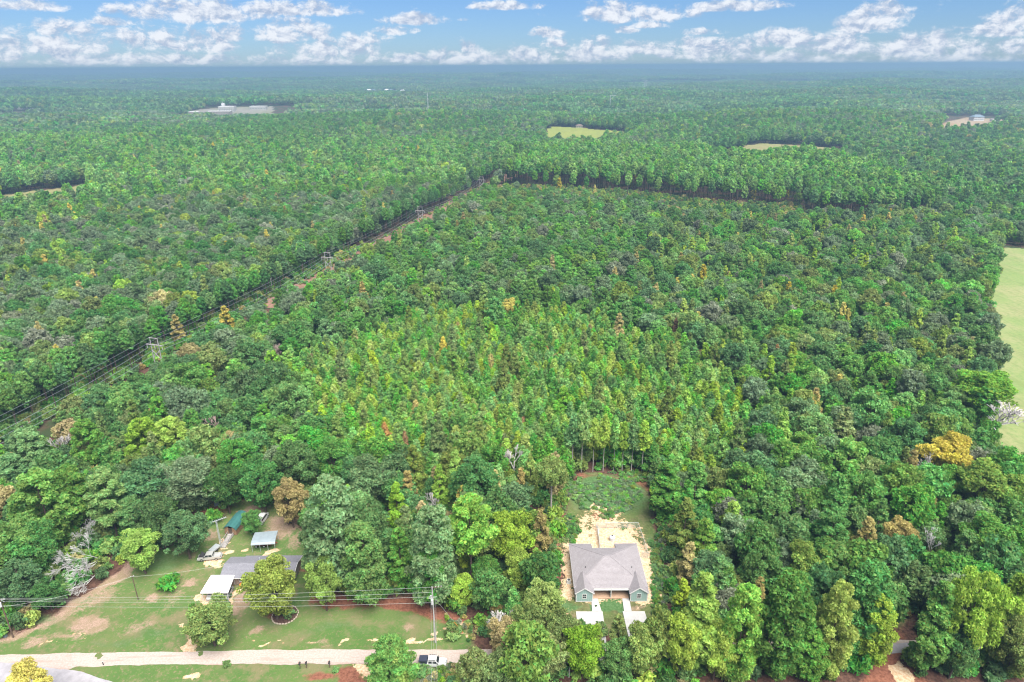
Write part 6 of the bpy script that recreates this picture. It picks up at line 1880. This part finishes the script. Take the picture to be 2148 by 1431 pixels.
LAND = [('the duplex', dup.location.x, dup.location.y), ('the weedy clearing', *ground_at(1278, 1030)), ('the ranch house', ranch.location.x, ranch.location.y), ('the teal-roofed shed', shed.location.x, shed.location.y),
        ('the left road pole', plx, ply), ('the tall pale pole', prx, pry)]
def lm(phrase, px, py, z=9.0):
    LAND.append((phrase, *ground_at(px, py, z)))
for q_ in (('the round pink-grey bare tree', 466, 878), ('the yellow-green pine pair', 330, 912), ('the nearest H-frame tower', 323, 725), ('the second H-frame tower', 685, 540), ('the blue-green pine at the left edge', 58, 940),
           ('the pale fallen branches', 195, 1150), ('the rust-orange young pine pair', 820, 918), ('the golden round mid-woods tree', 1069, 646), ('the white fan-shaped bare tree', 1078, 955), ('the large golden yellow tree', 1990, 948),
           ('the grey dead tree by the pasture', 2082, 872), ('the white bare tree at lower right', 1957, 1130), ('the yellow-green pointed tree', 1536, 1086), ('the driveway opening at lower right', 1885, 1360),
           ('the orange-tan tree at left', 340, 632), ('the red-orange young pine', 1418, 686), ('the golden spire pine at centre', 930, 730), ('the narrow rust spire tree', 1628, 742), ('the large olive conical tree', 1770, 890),
           ('the tan-brown tree at the yard top', 606, 1040), ('the tan trees above the big pines', 1850, 1120), ('the mauve bare tree', 585, 735), ('the big dark round tree behind the lawn', 772, 1000)):
    lm(*q_)
ORD = ['nearest', 'second nearest', 'third nearest', 'fourth nearest', 'fifth nearest', 'sixth nearest', 'seventh nearest', 'eighth nearest', 'ninth nearest', 'tenth nearest', 'eleventh nearest', 'twelfth nearest'] + ['%dth nearest' % n for n in range(13, 80)]
buckets = {}
for i in sorted(single):
    kind, si, cls, x, y, s, sz, rot = arr[i]
    best = min(LAND, key=lambda L_: (L_[1] - x) ** 2 + (L_[2] - y) ** 2)
    dx, dy = x - best[1], y - best[2]
    side = ('right of' if dx > 0 else 'left of') if abs(dx) > abs(dy) else ('behind' if dy > 0 else 'in front of')
    noun = {'pine': 'pine', 'tall': 'tall pine', 'young': 'young pine', 'hard': 'round tree', 'gum': 'pointed tree'}[kind]
    buckets.setdefault((cls, noun, side, best[0]), []).append((math.hypot(dx, dy), i))
for (cls, noun, side, land), lst in buckets.items():
    lst.sort()
    for n_, (d_, i) in enumerate(lst):
        kind, si, c2, x, y, s, sz, rot = arr[i]
        first = FC[cls][0] + ' ' + noun + ' ' + side + ' ' + land
        lbl = first if len(lst) == 1 else first + ', ' + ORD[n_]
        if len(lbl.split()) > 16: lbl = lbl.replace(' nearest', '')
        add_tree(kind, si, cls, x, y, s, sz, rot, lbl, group='pines of the woods' if kind in ('pine', 'young', 'tall') else 'broadleaf trees of the woods')

# ------------------------------------------------------------------ masses (one object each, instanced foliage)
_pc = {}
def proto(kind, i, cls, lod=0):
    key = (kind, i, cls, lod)
    if key not in _pc:
        if lod == 0:
            V, F, T, mb = SHAPES[kind][i]
        else:
            V, F, T, mb = LOW[kind][i]
        TV, TF = mb_tris(mb)
        nV = np.concatenate([V, TV]); nF = np.concatenate([F, TF + len(V)])
        nT = np.concatenate([T, np.full((len(TV), 2), .5)])
        MI = np.concatenate([np.zeros(len(F)), np.ones(len(TF))])
        me_ = mesh_arrays('forest_tree', nV, nF, nT, [FM[cls], M['bark']], MI)
        _pc[key] = bpy.data.objects.new('forest_tree', me_)
    return _pc[key]
LOW = {'pine': [pine_shape(s, n=900, leaf=.85) for s in (1, 2, 3)], 'hard': [hard_shape(21, n=900, leaf=.85), hard_shape(24, n=900, leaf=.85), hard_shape(26, n=900, leaf=.85)],
       'gum': [gum_shape(31, n=700, leaf=.7)], 'tall': [pine_shape(s, n=800, leaf=.8, H=22, Rr=3.3, base=.6) for s in (6, 7)], 'young': [young_shape(11, n=500, leaf=.6)]}
for k_ in LOW:                                   # far trees: trunk only, no limbs
    LOW[k_] = [(V, F, T, (lambda H_: MB().tube((0, 0, 0), (0, 0, H_ * .8), .3, .1, 4))(DIM[k_][0])) for V, F, T, mb in LOW[k_]]

def stuff(name, label, recs, protos, cat):
    """one object: points that carry instances. recs: (proto number, x, y, z, s, sz, rot)"""
    coll = bpy.data.collections.new(name + '_kinds')
    for n_, p_ in enumerate(protos):
        p_.name = '%s_kind_%04d' % (name, n_)
        coll.objects.link(p_)
    A = np.array(recs, float)
    me_ = bpy.data.meshes.new(name)
    me_.vertices.add(len(A)); me_.vertices.foreach_set('co', A[:, 1:4].astype(np.float32).ravel())
    a = me_.attributes.new('pick', 'INT', 'POINT'); a.data.foreach_set('value', A[:, 0].astype(np.int32))
    a = me_.attributes.new('size', 'FLOAT_VECTOR', 'POINT'); a.data.foreach_set('vector', A[:, [4, 4, 5]].astype(np.float32).ravel())
    rot = np.zeros((len(A), 3), np.float32); rot[:, 2] = A[:, 6]
    a = me_.attributes.new('turn', 'FLOAT_VECTOR', 'POINT'); a.data.foreach_set('vector', rot.ravel())
    me_.update()
    o = bpy.data.objects.new(name, me_); COL.objects.link(o)
    o['kind'] = 'stuff'; o['label'] = label; o['category'] = cat
    g = bpy.data.node_groups.new(name, 'GeometryNodeTree')
    g.interface.new_socket('Geometry', in_out='INPUT', socket_type='NodeSocketGeometry')
    g.interface.new_socket('Geometry', in_out='OUTPUT', socket_type='NodeSocketGeometry')
    N = g.nodes; L_ = g.links
    gi = N.new('NodeGroupInput'); go = N.new('NodeGroupOutput')
    ci = N.new('GeometryNodeCollectionInfo'); ci.inputs['Collection'].default_value = coll; ci.inputs['Separate Children'].default_value = True; ci.inputs['Reset Children'].default_value = True
    ip = N.new('GeometryNodeInstanceOnPoints'); ip.inputs['Pick Instance'].default_value = True
    def na(nm, typ):
        n_ = N.new('GeometryNodeInputNamedAttribute'); n_.data_type = typ; n_.inputs['Name'].default_value = nm; return n_.outputs['Attribute']
    L_.new(gi.outputs[0], ip.inputs['Points']); L_.new(ci.outputs[0], ip.inputs['Instance'])
    L_.new(na('pick', 'INT'), ip.inputs['Instance Index']); L_.new(na('size', 'FLOAT_VECTOR'), ip.inputs['Scale'])
    er = N.new('FunctionNodeEulerToRotation'); L_.new(na('turn', 'FLOAT_VECTOR'), er.inputs[0]); L_.new(er.outputs[0], ip.inputs['Rotation'])
    L_.new(ip.outputs[0], go.inputs[0])
    md = o.modifiers.new('scatter', 'NODES'); md.node_group = g
    return o

def gather(lst, lod=0):
    ps, idx, recs = [], {}, []
    for (kind, si, cls, x, y, s, sz, rot) in lst:
        si = si % (3 if lod == 0 else len(LOW[kind]))
        k_ = (kind, si, cls)
        if k_ not in idx:
            idx[k_] = len(ps); ps.append(proto(kind, si, cls, lod))
        recs.append((idx[k_], x, y, 0, s, sz, rot))
    R_ = np.array(recs); R_[:, 3] = hz(R_[:, 1], R_[:, 2]) - .12
    return R_, ps
rest_p = [arr[i] for i in range(len(arr)) if i not in single and ispine[i]]
rest_b = [arr[i] for i in range(len(arr)) if i not in single and not ispine[i]]
R_, ps = gather(rest_p); stuff('pine_woods', 'mass of smaller green pines filling the woods beyond the nearer trees', R_, ps, 'woods')
R_, ps = gather(rest_b); stuff('broadleaf_woods', 'mass of smaller rounded broadleaf trees filling the woods', R_, ps, 'woods')

# woods from 700 m to 1.7 km
TREES = []
X, Y = jitter_grid(8.2, -1450, 1450, 300, 1720)
D = np.hypot(X, Y); k = in_fan(X, Y) & (D >= 700) & (D < 1700); X, Y = X[k], Y[k]; k = clear_of(X, Y); X, Y = X[k], Y[k]
k = ~((poly_sd(P_FRONT, X, Y) > -1) & (RG.uniform(0, 1, len(X)) > .16)); X, Y = X[k], Y[k]
zone, px_, py_ = zone_of(X, Y); plant(X, Y, zone, 1.12)
R_, ps = gather(TREES, 1); stuff('distant_woods', 'continuous distant woods fading blue between the fields', R_, ps, 'woods')

# woods to the horizon: patches of crowns
def patch(seed, size, step, rr, mixp):
    rng = np.random.RandomState(seed)
    n_ = int(size / step)
    Vs, Fs, Ts, Ms = [], [], [], []
    off = 0
    classes = ['dark', 'green', 'grey', 'olive', 'blue']
    for a_ in range(n_):
        for b_ in range(n_):
            cx = (a_ + .5 + rng.uniform(-.45, .45)) * step - size / 2; cy = (b_ + .5 + rng.uniform(-.45, .45)) * step - size / 2
            h_ = rng.uniform(11, 19) * (rr / 5.0) ** .3; r_ = rr * rng.uniform(.8, 1.3)
            d = sphere_dirs(16, rng, .7)
            P = np.stack([cx + d[:, 0] * r_ * .8, cy + d[:, 1] * r_ * .8, h_ - 4.5 + d[:, 2] * 4.5], 1)
            V, F = leaf_tris(P, d, np.full(16, r_ * .62), rng, 1.1, 1.6)
            Vs.append(V); Fs.append(F + off); off += len(V)
            tn = .5 + rng.normal() * .06
            Ts.append(np.stack([np.clip(np.repeat(tn * rng.uniform(.75, 1.25, 16), 3), .1, 1), np.full(48, rng.uniform(.2, .8))], 1))
            Ms.append(np.full(16, rng.choice(5, p=mixp)))
    me_ = mesh_arrays('forest_patch', np.concatenate(Vs), np.concatenate(Fs), np.concatenate(Ts), [FM[c_] for c_ in classes], np.concatenate(Ms))
    return bpy.data.objects.new('forest_patch', me_)
KM = ([.62, .16, .06, .04, .12], [.30, .34, .14, .12, .10], [.12, .30, .26, .26, .06])
pp = [patch(s, 100, 9.0, 5.2, KM[s - 1]) for s in (1, 2, 3)] + [patch(s, 220, 16.0, 9.5, KM[s - 4]) for s in (4, 5, 6)]
recs = []
for size, d0, d1, ids in ((96, 1650, 5200, (0, 1, 2)), (210, 5150, 21000, (3, 4, 5))):
    nx = int(d1 * .86 / size) + 1; ny = int(d1 / size) + 1
    i, j = np.meshgrid(np.arange(-nx, nx + 1), np.arange(0, ny + 1))
    X = i.ravel() * size + 0.0; Y = j.ravel() * size + 0.0
    D = np.hypot(X, Y); k = in_fan(X, Y, .84, size) & (D >= d0) & (D < d1)
    X, Y = X[k], Y[k]
    ok = clear_of(X, Y, size * .42); X, Y = X[ok], Y[ok]
    for x, y in zip(X, Y):
        tone_ = float(wob(np.array([x * .009]), np.array([y * .004]), 2)[0]) + RG.normal() * .25
        recs.append((ids[int(np.clip(round(1 + tone_ * 1.2), 0, 2))], x, y, 0, 1.0, RG.uniform(.9, 1.15), RG.randint(4) * math.pi / 2))
R_ = np.array(recs); R_[:, 3] = hz(R_[:, 1], R_[:, 2]) - .5
stuff('horizon_woods', 'unbroken blue-green woods running out to the horizon', R_, pp, 'woods')

# undergrowth and weeds
bu = []; bidx = {}; recs = []
def bush_at(x, y, cls, s, sz):
    si = RG.randint(3)
    if (si, cls) not in bidx:
        bidx[(si, cls)] = len(bu); bu.append(proto('bush', si, cls))
    recs.append((bidx[(si, cls)], x, y, float(hz(x, y)) - .1, s, sz, RG.uniform(0, 6.28)))
X, Y = jitter_grid(3.2, -380, 380, 80, 520)
k = in_fan(X, Y) & (np.hypot(X, Y) < 480) & ~((Y < 104) & (X > 38)); X, Y = X[k], Y[k]
k = clear_of(X, Y, -.9) ; X, Y = X[k], Y[k]
for x, y in zip(X, Y):
    s = RG.uniform(.8, 2.0)
    bush_at(x, y, RG.choice(['dark', 'green', 'olive', 'bright', 'tan', 'lime'], p=[.24, .32, .2, .1, .03, .11]), s, s * RG.uniform(.7, 1.5))
X, Y = jitter_grid(3.2, -120, 430, 520, 740); k = poly_sd(P_FRONT, X, Y) > 1; X, Y = X[k], Y[k]
for x, y in zip(X, Y):
    s = RG.uniform(.6, 1.6); bush_at(x, y, RG.choice(['olive', 'dark', 'lime', 'tan', 'green'], p=[.34, .22, .16, .14, .14]), s, s * RG.uniform(.7, 1.6))
X, Y = jitter_grid(3.0, -240, 140, 150, 1100); k = (np.abs(X - CUT_X(Y)) < 12) & (RG.uniform(0, 1, len(X)) < np.where(np.abs(X - CUT_X(Y)) > 8, .5, .07)); X, Y = X[k], Y[k]
for x, y in zip(X, Y):
    s = RG.uniform(.4, 1.1); bush_at(x, y, RG.choice(['olive', 'lime', 'tan', 'green']), s, s)
for poly, n_ in ((plot((1140, 1250), (1150, 1110), (1166, 1010), (1196, 1010), (1186, 1100), (1172, 1180), (1168, 1250)), 130), (plot((1372, 1060), (1400, 1060), (1420, 1260), (1385, 1270), (1384, 1180)), 90),
                 (plot((925, 1290), (1010, 1290), (1080, 1260), (1090, 1310), (1000, 1350), (950, 1345)), 60), (plot((885, 1398), (1000, 1394), (1000, 1431), (885, 1431)), 70)):
    P_ = np.array(poly); q_ = RG.uniform(P_.min(0), P_.max(0), (n_ * 3, 2)); ins = poly_sd(poly, q_[:, 0], q_[:, 1]) > 0
    for x, y in q_[ins][:n_]:
        s = RG.uniform(.25, .7); bush_at(x, y, RG.choice(['mauve', 'tan', 'olive', 'green', 'lime', 'dark']), s, s * RG.uniform(.7, 1.2))
stuff('undergrowth', 'low leafy undergrowth filling gaps beneath and between the trees', np.array(recs), bu, 'undergrowth')
recs = []; bu = []; bidx = {}
_pc.clear()
X, Y = jitter_grid(1.05, 5, 60, 105, 185)
gxy = to_pixel(X, Y, 0 * X)
e1 = 1 - np.hypot((gxy[0] - 1278) / 96, (gxy[1] - 1034) / 44)
e2 = 1 - np.hypot((gxy[0] - 1380) / 16, (gxy[1] - 1190) / 80)
e3 = 1 - np.hypot((gxy[0] - 1194) / 18, (gxy[1] - 1120) / 40)
k = (np.maximum(np.maximum(e1, e2 * .8), e3 * .5) + .22 * wob(X, Y, 3)) > .08
for x, y, a_ in zip(X[k], Y[k], e1[k]):
    s = RG.uniform(.22, .55); bush_at(x, y, RG.choice(['blue', 'grey', 'green', 'bright', 'olive'], p=[.20, .34, .14, .20, .12]) if a_ > .0 else RG.choice(['green', 'olive', 'dark']), s * 1.2, s * .8)
stuff('weeds', 'waist-high pale green weeds covering the clearing behind the duplex', np.array(recs), bu, 'weeds')

# pale clods and rubble on the bare ground round the duplex
mb = MB(); P_ = np.array(ring); q_ = RG.uniform(P_.min(0), P_.max(0), (2600, 2)); ins = poly_sd(ring, q_[:, 0], q_[:, 1]) > .3
for x, y in q_[ins][:900]:
    if x0 + .2 < x < x1 - .2 and yf - 1.6 < y < yb - .2: continue
    r_ = RG.uniform(.07, .26); a_ = RG.uniform(0, 6.28)
    ring_ = [(x + r_ * RG.uniform(.7, 1.3) * math.cos(a_ + k * 1.2566), y + r_ * RG.uniform(.7, 1.3) * math.sin(a_ + k * 1.2566), -.06) for k in range(5)]
    mb.add(ring_ + [(x, y, r_ * RG.uniform(.3, .8))], [(k, (k + 1) % 5, 5) for k in range(5)])
rb = obj('rubble', mb, mat('rubble', (.46, .38, .27), .95, second=(.36, .24, .14), scale=.8)); rb['kind'] = 'stuff'; rb['label'] = 'pale sandy clods and rubble round the duplex'; rb['category'] = 'rubble'

# ------------------------------------------------------------------ haze: one closed box of air
zmin = float(TZ.min()) - 1.5
m = bpy.data.materials.new('haze'); m.use_nodes = True
t = NT(m.node_tree); t.n.clear()
pv_ = t.new('ShaderNodeVolumePrincipled')
pv_.inputs['Color'].default_value = (.23, .36, .53, 1); pv_.inputs['Density'].default_value = 0.00026; pv_.inputs['Anisotropy'].default_value = 0.2
o_ = t.new('ShaderNodeOutputMaterial'); t.link(pv_.outputs[0], o_.inputs['Volume'])
mb = MB(); mb.box(-27500, 27500, -2700, 32500, zmin, 127.0)
hz_o = obj('haze', mb, m); hz_o['kind'] = 'stuff'; hz_o['label'] = 'thin blue summer haze over the woods'; hz_o['category'] = 'haze'
